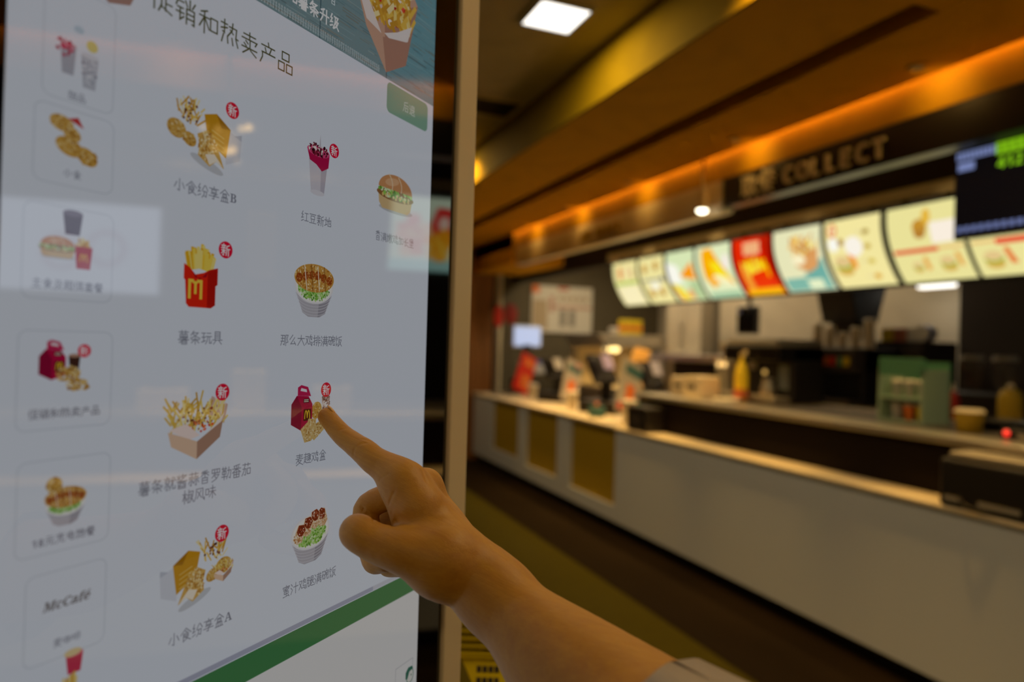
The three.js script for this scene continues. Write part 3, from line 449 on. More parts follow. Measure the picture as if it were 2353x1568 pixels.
// square ceiling lights
CEILING_PANELS.forEach(([x, z], i) => {
  const t = thing('ceiling_light', i ? 'square ceiling light panel of the hall, outside the picture' : 'bright square ceiling light panel above the kiosk', 'ceiling light', [x, CEIL, z], 0, i ? 'ceiling lights of the hall' : undefined);
  part('frame', [bx(-0.14, 0.14, -0.02, 0, -0.14, -0.12, 0.003), bx(-0.14, 0.14, -0.02, 0, 0.12, 0.14, 0.003), bx(-0.14, -0.12, -0.02, 0, -0.12, 0.12, 0.003), bx(0.12, 0.14, -0.02, 0, -0.12, 0.12, 0.003)], M.white, t);
  part('light_diffuser', bx(-0.12, 0.12, -0.016, -0.004, -0.12, 0.12), lamp(new THREE.Color().setRGB(1, 0.95, 0.86), 2.2), t);
  rectLight(PANEL, PANEL_LIGHT, 0.24, 0.24, [0, -0.022, 0], [x, 0, z], t).lookAt(x, 0, z);
});
// downlights in the soffit along the fascia, and two beside its front drop
const LIGHT_Z = [-6.61, -5.58, -4.51, -3.3, -2.12, -1.0, 0.1, 1.2], LIGHT_AT = ['nearest the column', 'second from the wood column', 'over the beige fascia', 'left half of the black sign', 'right end of the black sign'];
const lensGlow = new THREE.MeshStandardMaterial({ color: 0x1a1008, roughness: 0.6, emissive: AMBER, emissiveIntensity: 0.08 });
function downlight(x, y, z, label, group) {
  const t = thing('downlight', label, 'downlight', [x, y, z], 0, group);
  part('ring', new THREE.TorusGeometry(0.036, 0.007, 10, 28).rotateX(Math.PI / 2).translate(0, -0.004, 0), M.soffit, t);
  part('light_lens', cyl(0.03, 0.03, 0.004, 0, -0.006, 0), lensGlow, t);
  return t;
}
LIGHT_Z.forEach((z, i) => {
  downlight(2.72, SOFFIT, z, LIGHT_AT[i] ? 'recessed amber downlight washing the wooden fascia, ' + LIGHT_AT[i] : 'recessed amber downlight of the fascia, outside the picture', LIGHT_AT[i] ? undefined : 'downlights outside the picture');
  spot(AMBER, BEAM_LIGHT, [2.72, SOFFIT - 0.012, z], [3.02, 0.9, z], rad(16), 0.9);      // the beam on the ledge
  spot(AMBER, SPILL_LIGHT, [2.72, SOFFIT - 0.012, z], [2.9, 2.75, z], rad(58), 1, 2);     // spill on the fascia
});
// amber strip light lying in the slot between soffit and fascia
{
  const t = thing('strip_light', 'amber light strip hidden in the slot above the wooden fascia', 'strip light', [2.872, SOFFIT + 0.1, -2.75]);
  part('channel', bx(-0.015, 0.015, -0.012, 0, -5.5, 5.5), M.white, t); part('light_diffuser', bx(-0.01, 0.01, -0.016, -0.012, -5.5, 5.5), lamp(AMBER, 1.5), t);
  rectLight(AMBER, STRIP_LIGHT, 0.02, 11, [0, -0.02, 0], [0, 0, 0], t).rotation.set(-Math.PI / 2, 0, 0);
}
[[1.56, -1.8], [1.56, -5.1]].forEach(([x, z], i) => {
  downlight(x, CEIL, z, i ? 'recessed ceiling downlight by the soffit edge, close to the kiosk frame' : 'recessed ceiling downlight by the soffit edge, out at the top of the picture');
  spot(AMBER, i ? 4 : 11, [x, CEIL - 0.012, z], [x + 0.1, 0, z], rad(58), 0.7);
});
// ---------------------------------------------------------------- self-order kiosk; local x along the screen, z out of it
const kiosk = thing('order_kiosk', 'tall self-order kiosk with a touch screen in a champagne frame', 'kiosk', [0.0299, 0, -0.5088], Math.atan2(0.67042662, 0.74197584));
const SY = 1.4955;   // height of the touched point
{
  const frame = new THREE.Shape(), W2 = 0.262, B = SY - 0.43, T = SY + 0.53, hole = new THREE.Path();
  const rounded = (s, x, y0, y1, r) => { s.moveTo(-x + r, y0); s.lineTo(x - r, y0); s.quadraticCurveTo(x, y0, x, y0 + r); s.lineTo(x, y1 - r); s.quadraticCurveTo(x, y1, x - r, y1); s.lineTo(-x + r, y1); s.quadraticCurveTo(-x, y1, -x, y1 - r); s.lineTo(-x, y0 + r); s.quadraticCurveTo(-x, y0, -x + r, y0); };
  rounded(frame, W2, B, T, 0.03); rounded(hole, 0.225, B + 0.037, T - 0.037, 0.004); frame.holes.push(hole);
  const g = new THREE.ExtrudeGeometry(frame, { depth: 0.006, bevelEnabled: true, bevelSize: 0.003, bevelThickness: 0.003, bevelSegments: 3, bevelOffset: -0.003, curveSegments: 10 }).translate(0, 0, -0.006);
  part('frame', g, M.gold, kiosk, 'champagne metal frame around the screen');
  part('housing', bx(-0.258, 0.258, B + 0.003, T - 0.003, -0.13, -0.007, 0.012), M.gold, kiosk);
  const bezel = part('bezel', bx(-0.2245, 0.2245, B + 0.038, T - 0.038, -0.006, -0.0012), new THREE.MeshPhysicalMaterial({ color: 0x050405, roughness: 0.035, ior: 1.75 }), kiosk, 'glossy black border of the screen');
  const display = (name, v0, v1, k, draw, label) => {
    const map = canvas(Math.round(364 * k), Math.round((v1 - v0) * k), (c) => { c.scale(k, k); draw(c); });
    const w = 0.364, h = (v1 - v0) / 1000, q = new THREE.BoxGeometry(w, h, 0.001);
    q.translate(0, SY + (v0 + v1) / 2000, -0.0007);
    part(name, q, glow(map, SCREEN_GLOW, { roughness: 0.035, ior: 1.75 }), bezel, label);
  };
  display('banner_display', 279, 430, 4, drawBanner, 'advert of loaded fries on blue boards along the top of the screen');
  display('menu_display', -159, 279, 4.6, drawMenu, 'lit white menu page with rows of food pictures');
  display('footer_display', -330, -159, 3, drawFooter, 'green bar and blank white strip at the foot of the page');
  rectLight(new THREE.Color().setRGB(0.93, 0.96, 1), SCREEN_GLOW * 0.2, 0.364, 0.76, [0, SY + 0.05, 0.001], [0, 0, 0], kiosk).rotation.set(0, Math.PI, 0);
  part('pedestal', bx(-0.2, 0.2, 0.02, B + 0.01, -0.12, -0.02, 0.015), M.gold, kiosk);
  part('base_plate', bx(-0.28, 0.28, 0, 0.02, -0.32, 0.16, 0.006), M.dullSteel, kiosk);
}
// ---------------------------------------------------------------- the pointing hand: joints [x, y, z, radius] in metres, one smooth skin over all of them
const J = {
  it: [0.063, 1.492, -0.5282, 0.0067],
  idp: [0.072, 1.4809, -0.5166, 0.0076],
  im: [0.0795, 1.4748, -0.5083, 0.0083],
  ip: [0.0868, 1.4695, -0.5, 0.0095],
  iq: [0.0934, 1.4636, -0.492, 0.0102],
  ir: [0.1021, 1.4584, -0.4843, 0.0112],
  im0: [0.1116, 1.4486, -0.4751, 0.012],
  w1: [0.1498, 1.396, -0.4343, 0.0187],
  w2: [0.1604, 1.3898, -0.456, 0.0172],
  w3: [0.1678, 1.3877, -0.4724, 0.0134],
  mm: [0.1305, 1.4443, -0.4902, 0.009],
  rm: [0.1343, 1.4279, -0.5125, 0.0094],
  pm: [0.1399, 1.4066, -0.5319, 0.009],
  pa: [0.1183, 1.4334, -0.465, 0.0164],
  pb: [0.1286, 1.4146, -0.4664, 0.0202],
  tc: [0.1311, 1.404, -0.4385, 0.0209],
  tm: [0.1076, 1.4118, -0.4403, 0.016],
  ti: [0.0888, 1.4164, -0.45, 0.0129],
  te: [0.0772, 1.4221, -0.46, 0.0122],
  tf: [0.0851, 1.415, -0.4751, 0.0099],
  tg: [0.0968, 1.4063, -0.4748, 0.0082],
  mp: [0.0937, 1.4272, -0.5104, 0.01],
  md: [0.0955, 1.4072, -0.5012, 0.0086],
  mt: [0.1085, 1.4046, -0.4907, 0.0079],
  rp: [0.1028, 1.4066, -0.5338, 0.0112],
  rd: [0.0977, 1.3855, -0.5134, 0.0082],
  rt: [0.1038, 1.3883, -0.498, 0.0077],
  pp: [0.1196, 1.3833, -0.5402, 0.009],
  pd: [0.1115, 1.3766, -0.5251, 0.0077],
  pt: [0.118, 1.3795, -0.5085, 0.0069],
  f1: [0.1618, 1.3843, -0.4231, 0.0216],
  f2: [0.1747, 1.3705, -0.3965, 0.027],
  f3: [0.19, 1.3548, -0.3614, 0.0362],
  f4: [0.2073, 1.3391, -0.3115, 0.0456],
  f5: [0.2195, 1.3303, -0.2475, 0.053],
};
{
  const BODY = [['im0', 'w1'], ['mm', 'w2'], ['rm', 'w3'], ['pm', 'w3'], ['im0', 'pa'], ['pa', 'pb'], ['pb', 'tc'], ['im0', 'mm'], ['mm', 'rm'], ['rm', 'pm'], ['pb', 'w1'], ['w2', 'f1'], ['w3', 'f1']].map(([a, b]) => [J[a], J[b]]);
  const spline = (keys, m = 6) => {   // bones of a chain, bent smoothly through its joints
    const p = keys.map((k) => J[k]), n = p.length, q = [p[0].map((v, i) => 2 * v - p[1][i]), ...p, p[n - 1].map((v, i) => 2 * v - p[n - 2][i])], o = [];
    for (let i = 1; i < n; i++) for (let s = 0; s < m; s++) { const t = s / m, [a, b, c, d] = q.slice(i - 1, i + 3); o.push(b.map((_, k) => 0.5 * (2 * b[k] + (c[k] - a[k]) * t + (2 * a[k] - 5 * b[k] + 4 * c[k] - d[k]) * t * t + (3 * b[k] - a[k] - 3 * c[k] + d[k]) * t * t * t))); }
    o.push(p[n - 1]);
    return o.slice(1).map((b, i) => [o[i], b]);
  };
  const CHAINS = [[spline(['it', 'idp', 'im', 'ip', 'iq', 'ir', 'im0']), 0.012], [spline(['tc', 'tm', 'ti', 'te', 'tf', 'tg'], 9), 0.008], [spline(['mm', 'mp', 'md', 'mt']), 0.004], [spline(['rm', 'rp', 'rd', 'rt']), 0.003], [spline(['pm', 'pp', 'pd', 'pt']), 0.003], [spline(['tc', 'w1', 'f1', 'f2', 'f3', 'f4', 'f5'], 12), 0.014]];
  const cone = (x, y, z, [a, b]) => {
    const bx0 = b[0] - a[0], by = b[1] - a[1], bz = b[2] - a[2], px = x - a[0], py = y - a[1], pz = z - a[2];
    const t = Math.min(1, Math.max(0, (px * bx0 + py * by + pz * bz) / (bx0 * bx0 + by * by + bz * bz)));
    return Math.hypot(px - bx0 * t, py - by * t, pz - bz * t) - (a[3] + (b[3] - a[3]) * t);
  };
  const smin = (a, b, k) => { const h = Math.max(0, k - Math.abs(a - b)) / k; return Math.min(a, b) - h * h * k * 0.25; };
  const sdf = (x, y, z) => {
    let d = 1;
    for (const s of BODY) d = smin(d, cone(x, y, z, s), 0.011);
    for (const [segs, join] of CHAINS) { let f = 1; for (const s of segs) f = Math.min(f, cone(x, y, z, s)); d = smin(d, f, join); }
    return d;
  };
  // naive surface nets over the blocks of the grid that the skin passes through
  const lo = [0.045, 1.31, -0.56], hi = [0.29, 1.515, -0.235], H = 0.0012, n = lo.map((v, i) => Math.ceil((hi[i] - v) / H)), K = 8;
  const D = new Float32Array((n[0] + 1) * (n[1] + 1) * (n[2] + 1)).fill(1), sx = 1, sy = n[0] + 1, sz = (n[0] + 1) * (n[1] + 1);
  const reach = K * H * 0.9 + 0.004;
  for (let bz = 0; bz <= n[2]; bz += K) for (let by = 0; by <= n[1]; by += K) for (let b0 = 0; b0 <= n[0]; b0 += K) {
    const c = sdf(lo[0] + (b0 + K / 2) * H, lo[1] + (by + K / 2) * H, lo[2] + (bz + K / 2) * H), far = Math.abs(c) > reach;
    for (let k = bz; k < Math.min(bz + K, n[2] + 1); k++) for (let j = by; j < Math.min(by + K, n[1] + 1); j++) for (let i = b0; i < Math.min(b0 + K, n[0] + 1); i++)
      D[i + j * sy + k * sz] = far ? c : sdf(lo[0] + i * H, lo[1] + j * H, lo[2] + k * H);
  }
  const index = new Map(), pos = [], tri = [];
  const CORNER = [0, sx, sy, sx + sy, sz, sz + sx, sz + sy, sz + sx + sy], EDGE = [[0, 1], [0, 2], [0, 4], [1, 3], [1, 5], [2, 3], [2, 6], [3, 7], [4, 5], [4, 6], [5, 7], [6, 7]];
  for (let k = 0; k < n[2]; k++) for (let j = 0; j < n[1]; j++) for (let i = 0; i < n[0]; i++) {
    const o = i + j * sy + k * sz; let mask = 0;
    for (let c = 0; c < 8; c++) if (D[o + CORNER[c]] < 0) mask |= 1 << c;
    if (mask === 0 || mask === 255) continue;
    let x = 0, y = 0, z = 0, m = 0;
    for (const [a, b] of EDGE) {
      const da = D[o + CORNER[a]], db = D[o + CORNER[b]];
      if ((da < 0) === (db < 0)) continue;
      const t = da / (da - db); m++;
      x += (a & 1) + ((b & 1) - (a & 1)) * t; y += ((a >> 1) & 1) + (((b >> 1) & 1) - ((a >> 1) & 1)) * t; z += (a >> 2) + ((b >> 2) - (a >> 2)) * t;
    }
    index.set(o, pos.length / 3); pos.push(lo[0] + (i + x / m) * H, lo[1] + (j + y / m) * H, lo[2] + (k + z / m) * H);
  }
  for (const [o] of index) {
    const i = o % sy, j = Math.floor(o / sy) % (n[1] + 1), k = Math.floor(o / sz);
    for (const [ax, u, v, a1, a2] of [[sx, sy, sz, j, k], [sy, sz, sx, k, i], [sz, sx, sy, i, j]]) {
      if (!a1 || !a2) continue;
      const d0 = D[o] < 0, d1 = D[o + ax] < 0; if (d0 === d1) continue;
      const q = [o, o - u, o - u - v, o - v].map((p) => index.get(p)); if (q.some((p) => p === undefined)) continue;
      if (d0) tri.push(q[0], q[1], q[2], q[0], q[2], q[3]); else tri.push(q[0], q[2], q[1], q[0], q[3], q[2]);
    }
  }
  // even out the net: a few rounds of Taubin smoothing
  const near = Array.from({ length: pos.length / 3 }, () => []);
  for (let i = 0; i < tri.length; i += 3) for (let k = 0; k < 3; k++) near[tri[i + k]].push(tri[i + (k + 1) % 3]);
  for (let round = 0; round < 24; round++) {
    const w = round % 2 ? -0.52 : 0.5, q = pos.slice();
    near.forEach((list, v) => { if (!list.length) return; for (let k = 0; k < 3; k++) { let m = 0; for (const u of list) m += pos[u * 3 + k]; q[v * 3 + k] += w * (m / list.length - pos[v * 3 + k]); } });
    for (let i = 0; i < q.length; i++) pos[i] = q[i];
  }
  const OR = [0.16, 1.33, -0.42], P = new Float32Array(pos.length), N = new Float32Array(pos.length), UV = new Float32Array(pos.length / 3 * 2), e = 0.0007;
  const grad = (x, y, z) => { const g = [sdf(x + e, y, z) - sdf(x - e, y, z), sdf(x, y + e, z) - sdf(x, y - e, z), sdf(x, y, z + e) - sdf(x, y, z - e)], l = Math.hypot(...g) || 1; return g.map((v) => v / l); };
  // creases across the knuckles and in the web of the thumb, pressed into the skin along short strokes
  const CREASE = [[[0.0843, 1.479, -0.4978], [0.09, 1.4776, -0.4959], 0.0009, 0.00045],
    [[0.0823, 1.4755, -0.4942], [0.0871, 1.4767, -0.4936], 0.0009, 0.0004],
    [[0.0866, 1.4802, -0.5026], [31.1743, -22.7742, -170.1473], 0.0008, 0.0003],
    [[0.0789, 1.4726, -0.4954], [0.0784, 1.4679, -0.4958], 0.001, 0.0005],
    [[0.0702, 1.4861, -0.5113], [0.0737, 1.4866, -0.5117], 0.0008, 0.0003],
    [[0.0701, 1.4841, -0.5097], [0.0741, 1.4853, -0.5097], 0.0008, 0.00035],
    [[0.0932, 1.4535, -0.4731], [0.0981, 1.4586, -0.4677], 0.001, 0.0004],
    [[0.0983, 1.4395, -0.4631], [0.1007, 1.4475, -0.46], 0.0012, 0.0005],
    [[0.0973, 1.4284, -0.4443], [0.101, 1.4279, -0.4397], 0.001, 0.0006],
    [[0.101, 1.428, -0.4561], [0.0985, 1.4282, -0.4471], 0.0016, 0.0012],
    [[0.1006, 1.4292, -0.4572], [0.1025, 1.4279, -0.4494], 0.0009, 0.0004],
    [[0.0994, 1.4332, -0.4606], [0.1008, 1.4294, -0.4567], 0.0012, 0.0005],
    [[0.0867, 1.4286, -0.5032], [0.0911, 1.423, -0.5002], 0.001, 0.0008],
    [[0.0875, 1.4266, -0.502], [0.0862, 1.4312, -0.4521], 0.001, 0.0009],
    [[0.1221, 1.4603, -0.4672], [0.1234, 1.4539, -0.4595], 0.0014, 0.0006],
    [[0.1569, 1.4152, -0.4213], [0.159, 1.4132, -0.4186], 0.0008, 0.00025],
    [[0.1606, 1.413, -0.4189], [0.1626, 1.4111, -0.4159], 0.0008, 0.00025],
    [[0.1642, 1.4109, -0.4162], [0.1661, 1.4091, -0.4131], 0.0008, 0.00025]];
  for (let i = 0; i < pos.length; i += 3) {
    let [x, y, z] = [pos[i], pos[i + 1], pos[i + 2]]; const g = grad(x, y, z);
    let h = noise.noise(x * 900, y * 900, z * 900) * 0.00006 + noise.noise(x * 260, y * 260, z * 260) * 0.00012;
    for (const [a, b, w, depth] of CREASE) { const d = cone(x, y, z, [[...a, 0], [...b, 0]]); if (d < w * 3) h -= depth * Math.exp(-(d * d) / (w * w)); }
    P[i] = x + g[0] * h - OR[0]; P[i + 1] = y + g[1] * h - OR[1]; P[i + 2] = z + g[2] * h - OR[2];
    N.set(g, i); UV[i / 3 * 2] = (x - z) * 0.8; UV[i / 3 * 2 + 1] = y + z * 0.4;
  }
  const geo = new THREE.BufferGeometry();
  geo.setAttribute('position', new THREE.BufferAttribute(P, 3)); geo.setAttribute('uv', new THREE.BufferAttribute(UV, 2)); geo.setIndex(tri);
  geo.computeVertexNormals();
  const skinMap = canvas(512, 512, (c, w) => {
    const im = c.createImageData(w, w);
    for (let y = 0; y < w; y++) for (let x = 0; x < w; x++) {
      const m = noise.noise(x / 40, y / 40, 3.3) * 0.05 + noise.noise(x / 11, y / 11, 8.1) * 0.035 + (rnd() - 0.5) * 0.05, o = (y * w + x) * 4;
      im.data[o] = 255 * Math.min(1, 0.9 + m * 0.7); im.data[o + 1] = 255 * Math.min(1, 0.88 + m * 1.2); im.data[o + 2] = 255 * Math.min(1, 0.86 + m * 1.4); im.data[o + 3] = 255;
    }
    c.putImageData(im, 0, 0);
  });
  const skinBump = canvas(512, 512, (c, w) => { const im = c.createImageData(w, w); for (let y = 0; y < w; y++) for (let x = 0; x < w; x++) { const v = 128 + 60 * noise.noise(x / 3.1, y / 4.3, 1.7) + 50 * noise.noise(x / 9, y / 5, 6.2), o = (y * w + x) * 4; im.data[o] = im.data[o + 1] = im.data[o + 2] = v; im.data[o + 3] = 255; } c.putImageData(im, 0, 0); });
  skinBump.colorSpace = THREE.NoColorSpace;
  const skin = std([0.68, 0.32, 0.024], 0.48, { map: tiled(skinMap, 12), bumpMap: tiled(skinBump, 22), bumpScale: 0.00022, sheen: 0.15, sheenColor: new THREE.Color(0.6, 0.35, 0.2), sheenRoughness: 0.5 });
  const person = thing('person', 'right hand and bare forearm pointing with the index finger at the screen', 'person', OR);
  part('arm', geo, skin, person);
  // fingernail on the index finger
  const nail = new THREE.SphereGeometry(1, 20, 14).scale(0.0058, 0.0014, 0.0048);
  const A = new THREE.Vector3(...J.it), B = new THREE.Vector3(...J.idp), ax = A.clone().sub(B).normalize(), up = new THREE.Vector3(0.35, 0.9, -0.35).projectOnPlane(ax).normalize(), side = new THREE.Vector3().crossVectors(ax, up);
  nail.applyMatrix4(new THREE.Matrix4().makeBasis(ax, up, side)); const at = A.clone().addScaledVector(up, 0.0058).addScaledVector(ax, 0.001).sub(new THREE.Vector3(...OR));
  nail.translate(at.x, at.y, at.z); part('fingernail', nail, std([0.74, 0.4, 0.09], 0.3), person);
  // rolled sleeve round the forearm, its cuff turned back with a stitched hem
  const f3 = new THREE.Vector3(...J.f3), f4 = new THREE.Vector3(...J.f4), f5 = new THREE.Vector3(...J.f5), along = f5.clone().sub(f4).normalize();
  const S = (t) => (t < 1 ? f3.clone().lerp(f4, t) : f4.clone().addScaledVector(along, (t - 1) * 0.065));
  const rad0 = (t) => (t < 1 ? J.f3[3] + (J.f4[3] - J.f3[3]) * t : J.f4[3] + (J.f5[3] - J.f4[3]) * Math.min(1, t - 1));
  const ring = (rows) => { const seg = 72, p = [], ix = []; const dir = along.clone(), e1 = new THREE.Vector3(0, 1, 0).projectOnPlane(dir).normalize(), e2 = new THREE.Vector3().crossVectors(dir, e1); rows.forEach(([t, r]) => { const c = S(t); for (let s = 0; s <= seg; s++) { const a = s / seg * Math.PI * 2, w = r + 0.0009 * Math.sin(a * 5 + 2) + 0.0006 * Math.sin(a * 13); p.push(c.x + (e1.x * Math.cos(a) + e2.x * Math.sin(a)) * w - OR[0], c.y + (e1.y * Math.cos(a) + e2.y * Math.sin(a)) * w - OR[1], c.z + (e1.z * Math.cos(a) + e2.z * Math.sin(a)) * w - OR[2]); } }); for (let q = 0; q < rows.length - 1; q++) for (let s = 0; s < seg; s++) { const a = q * (seg + 1) + s, b = a + seg + 1; ix.push(a, b, a + 1, a + 1, b, b + 1); } const g = new THREE.BufferGeometry(); g.setAttribute('position', new THREE.Float32BufferAttribute(p, 3)); g.setIndex(ix); g.computeVertexNormals(); g.setAttribute('uv', new THREE.Float32BufferAttribute(p.filter((_, i) => i % 3 < 2), 2)); return g; };
  const cloth = std([0.4, 0.33, 0.25], 0.95, { map: tiled(grain, 40), sheen: 0.3, sheenColor: new THREE.Color(0.5, 0.45, 0.4) });
  const T0 = /*CUFF*/1.62/**/, R = (t) => rad0(t) + 0.0045;
  const sleeve = part('sleeve', ring([[T0 + 0.01, R(T0) - 0.003], [T0, R(T0) - 0.001], [T0, R(T0) + 0.002], [T0 + 0.02, R(T0) + 0.0032], [T0 + 0.3, R(T0 + 0.3) + 0.004], [T0 + 0.34, R(T0 + 0.34) + 0.0015], [1.2, R(1.2) + 0.002], [2, R(2) + 0.004], [3.2, R(2) + 0.012], [4.4, R(2) + 0.016], [4.5, 0.001]]), cloth, person, 'grey cloth sleeve with a turned-back cuff');
  const seam = ring([[T0 + 0.1, R(T0 + 0.1) + 0.003], [T0 + 0.104, R(T0 + 0.1) + 0.0041], [T0 + 0.112, R(T0 + 0.1) + 0.0041], [T0 + 0.116, R(T0 + 0.1) + 0.003]]);
  part('stitching', seam, std([0.2, 0.15, 0.1], 0.9), sleeve);
}
// ---------------------------------------------------------------- service counter
const counter = thing('service_counter', 'long white-fronted service counter with three brown recessed panels', 'counter', [2.95, 0, 0]);
{
  const far = -8.68, near = 3.2, N = [[-7.95, -7.12, 0.27], [-6.89, -6.1, 0.245], [-5.82, -4.98, 0.225]], top = 0.87;
  const front = [bx(0, 0.03, 0.1, 0.225, far, near)]; let z = far;
  for (const [a, b, y0] of N) { front.push(bx(0, 0.03, 0.225, top, z, a)); if (y0 > 0.226) front.push(bx(0, 0.03, 0.225, y0, a, b)); z = b; }
  front.push(bx(0, 0.03, 0.225, top, z, near), bx(0.03, 0.8, 0.1, top, far, far + 0.03));
  const panel = part('front_panel', front, M.white, counter);
  for (const [a, b, y0] of N) part('niche_panel', bx(0.03, 0.05, y0 - 0.01, top, a - 0.01, b + 0.01), M.oliveBrown, panel, 'brown panel set back in the white front');
  part('carcass', bx(0.052, 0.8, 0.1, top - 0.002, far + 0.03, near), M.dark, counter);
  part('toe_kick', bx(0.1, 0.8, 0, 0.1, far + 0.05, near), M.black, counter);
  part('till_top', bx(-0.02, 0.86, top, top + 0.03, far - 0.02, -4.98, 0.006), M.cream, counter, 'cream worktop of the till section');
  part('ledge', bx(-0.02, 0.2, top, top + 0.02, -4.98, near, 0.006), M.cream, counter, 'narrow cream ledge');
  part('upstand', bx(0.2, 0.24, top, 1.14, -4.95, near), M.charcoal, counter, 'dark raised back panel');
  part('steel_top', bx(0.16, 0.37, 1.14, 1.178, -4.96, near, 0.008), M.steel, counter, 'brushed steel edge of the upper worktop'); part('back_top', bx(0.37, 0.95, 1.14, 1.178, -4.96, near, 0.003), M.dark, counter, 'dark upper worktop');
  part('upper_carcass', bx(0.24, 0.9, top, 1.14, -4.93, near), M.soot, counter);
}

// ---------------------------------------------------------------- signs on the fascia
const font = await new FontLoader().loadAsync('fonts/droid/droid_sans_bold.typeface.json');
function letters(text, size, depth, material, parent, y, z0, x, pitch) {   // along +z, facing -x
  [...text].forEach((ch, i) => { const g = new TextGeometry(ch, { font, size, depth, curveSegments: 5, bevelEnabled: false }); g.rotateY(-Math.PI / 2); part('letter', g.translate(x, y, z0 + i * pitch), material, parent); });
}
function characters(text, size, weight, material, parent, y, z0, x) { [...text].forEach((ch, i) => part('character', glyphGeo(ch, size, weight, 0.012).rotateY(-Math.PI / 2).translate(x, y, z0 + i * size * 1.12), material, parent)); }
const collect = thing('collect_sign', 'long black fascia sign reading COLLECT in gold letters', 'sign', [2.9, 2.485, 0]);
const collectBoard = part('board', bx(0, 0.1, 0, 0.185, -3.62, 3.2, 0.003), M.black, collect);
const letterGold = std([0.92, 0.84, 0.66], 0.4);
characters('取餐', 0.135, 0.011, letterGold, collectBoard, 0.025, -3.44, -0.001); letters('COLLECT', 0.098, 0.014, letterGold, collectBoard, 0.035, -3.09, -0.001, 0.1);
const order = thing('order_sign', 'beige fascia sign with dark lettering, left of the black sign', 'sign', [2.9, 2.46, 0]);
const orderBoard = part('board', bx(0, 0.1, 0, 0.208, -7.2, -3.64, 0.003), M.beige, order);
characters('点餐', 0.1, 0.009, M.oliveBrown, orderBoard, 0.05, -5.62, -0.001); letters('ORDER', 0.08, 0.012, M.oliveBrown, orderBoard, 0.06, -5.33, -0.001, 0.088);

// can lamps hung under the fascia
{
  const t = thing('can_lamp', 'bright little can lamp hanging at the left end of the black sign', 'lamp', [2.82, 2.465, -3.73]);
  part('can', cyl(0.036, 0.034, 0.13, 0, 0.014, 0), M.gold, t); part('stem', cyl(0.008, 0.008, SOFFIT - 2.465 + 0.03, 0, 0.14, 0), M.gold, t);
  part('light_lens', ball(0.034, 0, 0.012, 0, 1, 0.6, 1), lamp(new THREE.Color().setRGB(1, 0.9, 0.66), 7), t);
  spot(WARM, 1.5, [2.82, 2.435, -3.73], [2.82, 0, -3.73], rad(50), 0.6, 1);
}
// cluster of small bulbs that the kiosk screen mirrors
{
  const t = thing('pendant_cluster', 'hanging cluster of small amber bulbs, mirrored in the kiosk screen', 'lamp', [2.82, 2.3, -0.12]);
  part('rod', cyl(0.01, 0.01, 0.51, 0, 0.01, 0), M.gold, t);
  for (const [y, z, on] of [[0.18, 0.1, 2.5], [0.18, 0.04, 1.5], [0.19, -0.06, 4], [0.2, -0.09, 6], [0.08, 0, 5], [0.09, -0.025, 5], [0.09, 0.05, 2], [0.04, -0.045, 1]]) {
    part('arm', tube([[0, y + 0.05, 0], [0.0, y + 0.04, z * 0.6], [0, y + 0.01, z]], 0.003, 8), M.gold, t); part('light_bulb', ball(0.014, 0, y, z), lamp(WARM, on * 1.3), t);
  }
  const l = new THREE.PointLight(WARM, 0.012); l.position.set(2.74, 2.4, -0.12); l.castShadow = true; l.shadow.radius = 3; l.name = 'bulb_light'; scene.add(l);
}

// ---------------------------------------------------------------- backlit menu boards on a steel rail
struct('wall_bulkhead', bx(3.84, 3.96, 2.5, 3.02, -9.6, 1.5), M.soot);
const rail = thing('board_rail', 'grey metal rail carrying the row of lit menu boards', 'rail', [3.66, 2.47, 0]);
part('beam', bx(-0.03, 0.12, 0, 0.075, -6.4, 1.3, 0.006), M.railGrey, rail);
const BOARDS = [
  ['drinks', -6.23, -5.77, 'leftmost lit menu board, cream with a small orange drink'], ['singles', -5.74, -5.31, 'cream lit menu board with four small brown items in a grid'], ['dessert', -5.28, -4.86, 'lit menu board with white and yellow pictures, third from the left'],
  ['chicken', -4.84, -4.39, 'pale green lit menu board with one large golden picture'], ['red', -4.37, -3.95, 'red lit menu board with yellow fries'], ['tray', -3.93, -3.48, 'lit menu board with loaded fries over a teal foot'], ['combo', -3.46, -3.02, 'cream lit menu board with a burger and a column of small items'],
  ['wideLeft', -2.99, -2.53, 'wide lit menu board with a red line and burgers, behind the order display'], ['wideRight', -2.52, -2.06, 'lit menu board under the order display, cut by the right edge'],
  ['combo', -2.03, -1.55, 'lit menu board beyond the right edge of the picture'], ['fries', -1.5, -0.93, 'lit menu board mirrored in the kiosk screen, with a red carton'],
];
const PROFILE = []; for (let i = 0; i <= 12; i++) { const t = i / 12; PROFILE.push([0.19 * Math.pow(Math.max(0, (t - 0.12) / 0.88), 1.9), -0.45 * t]); }
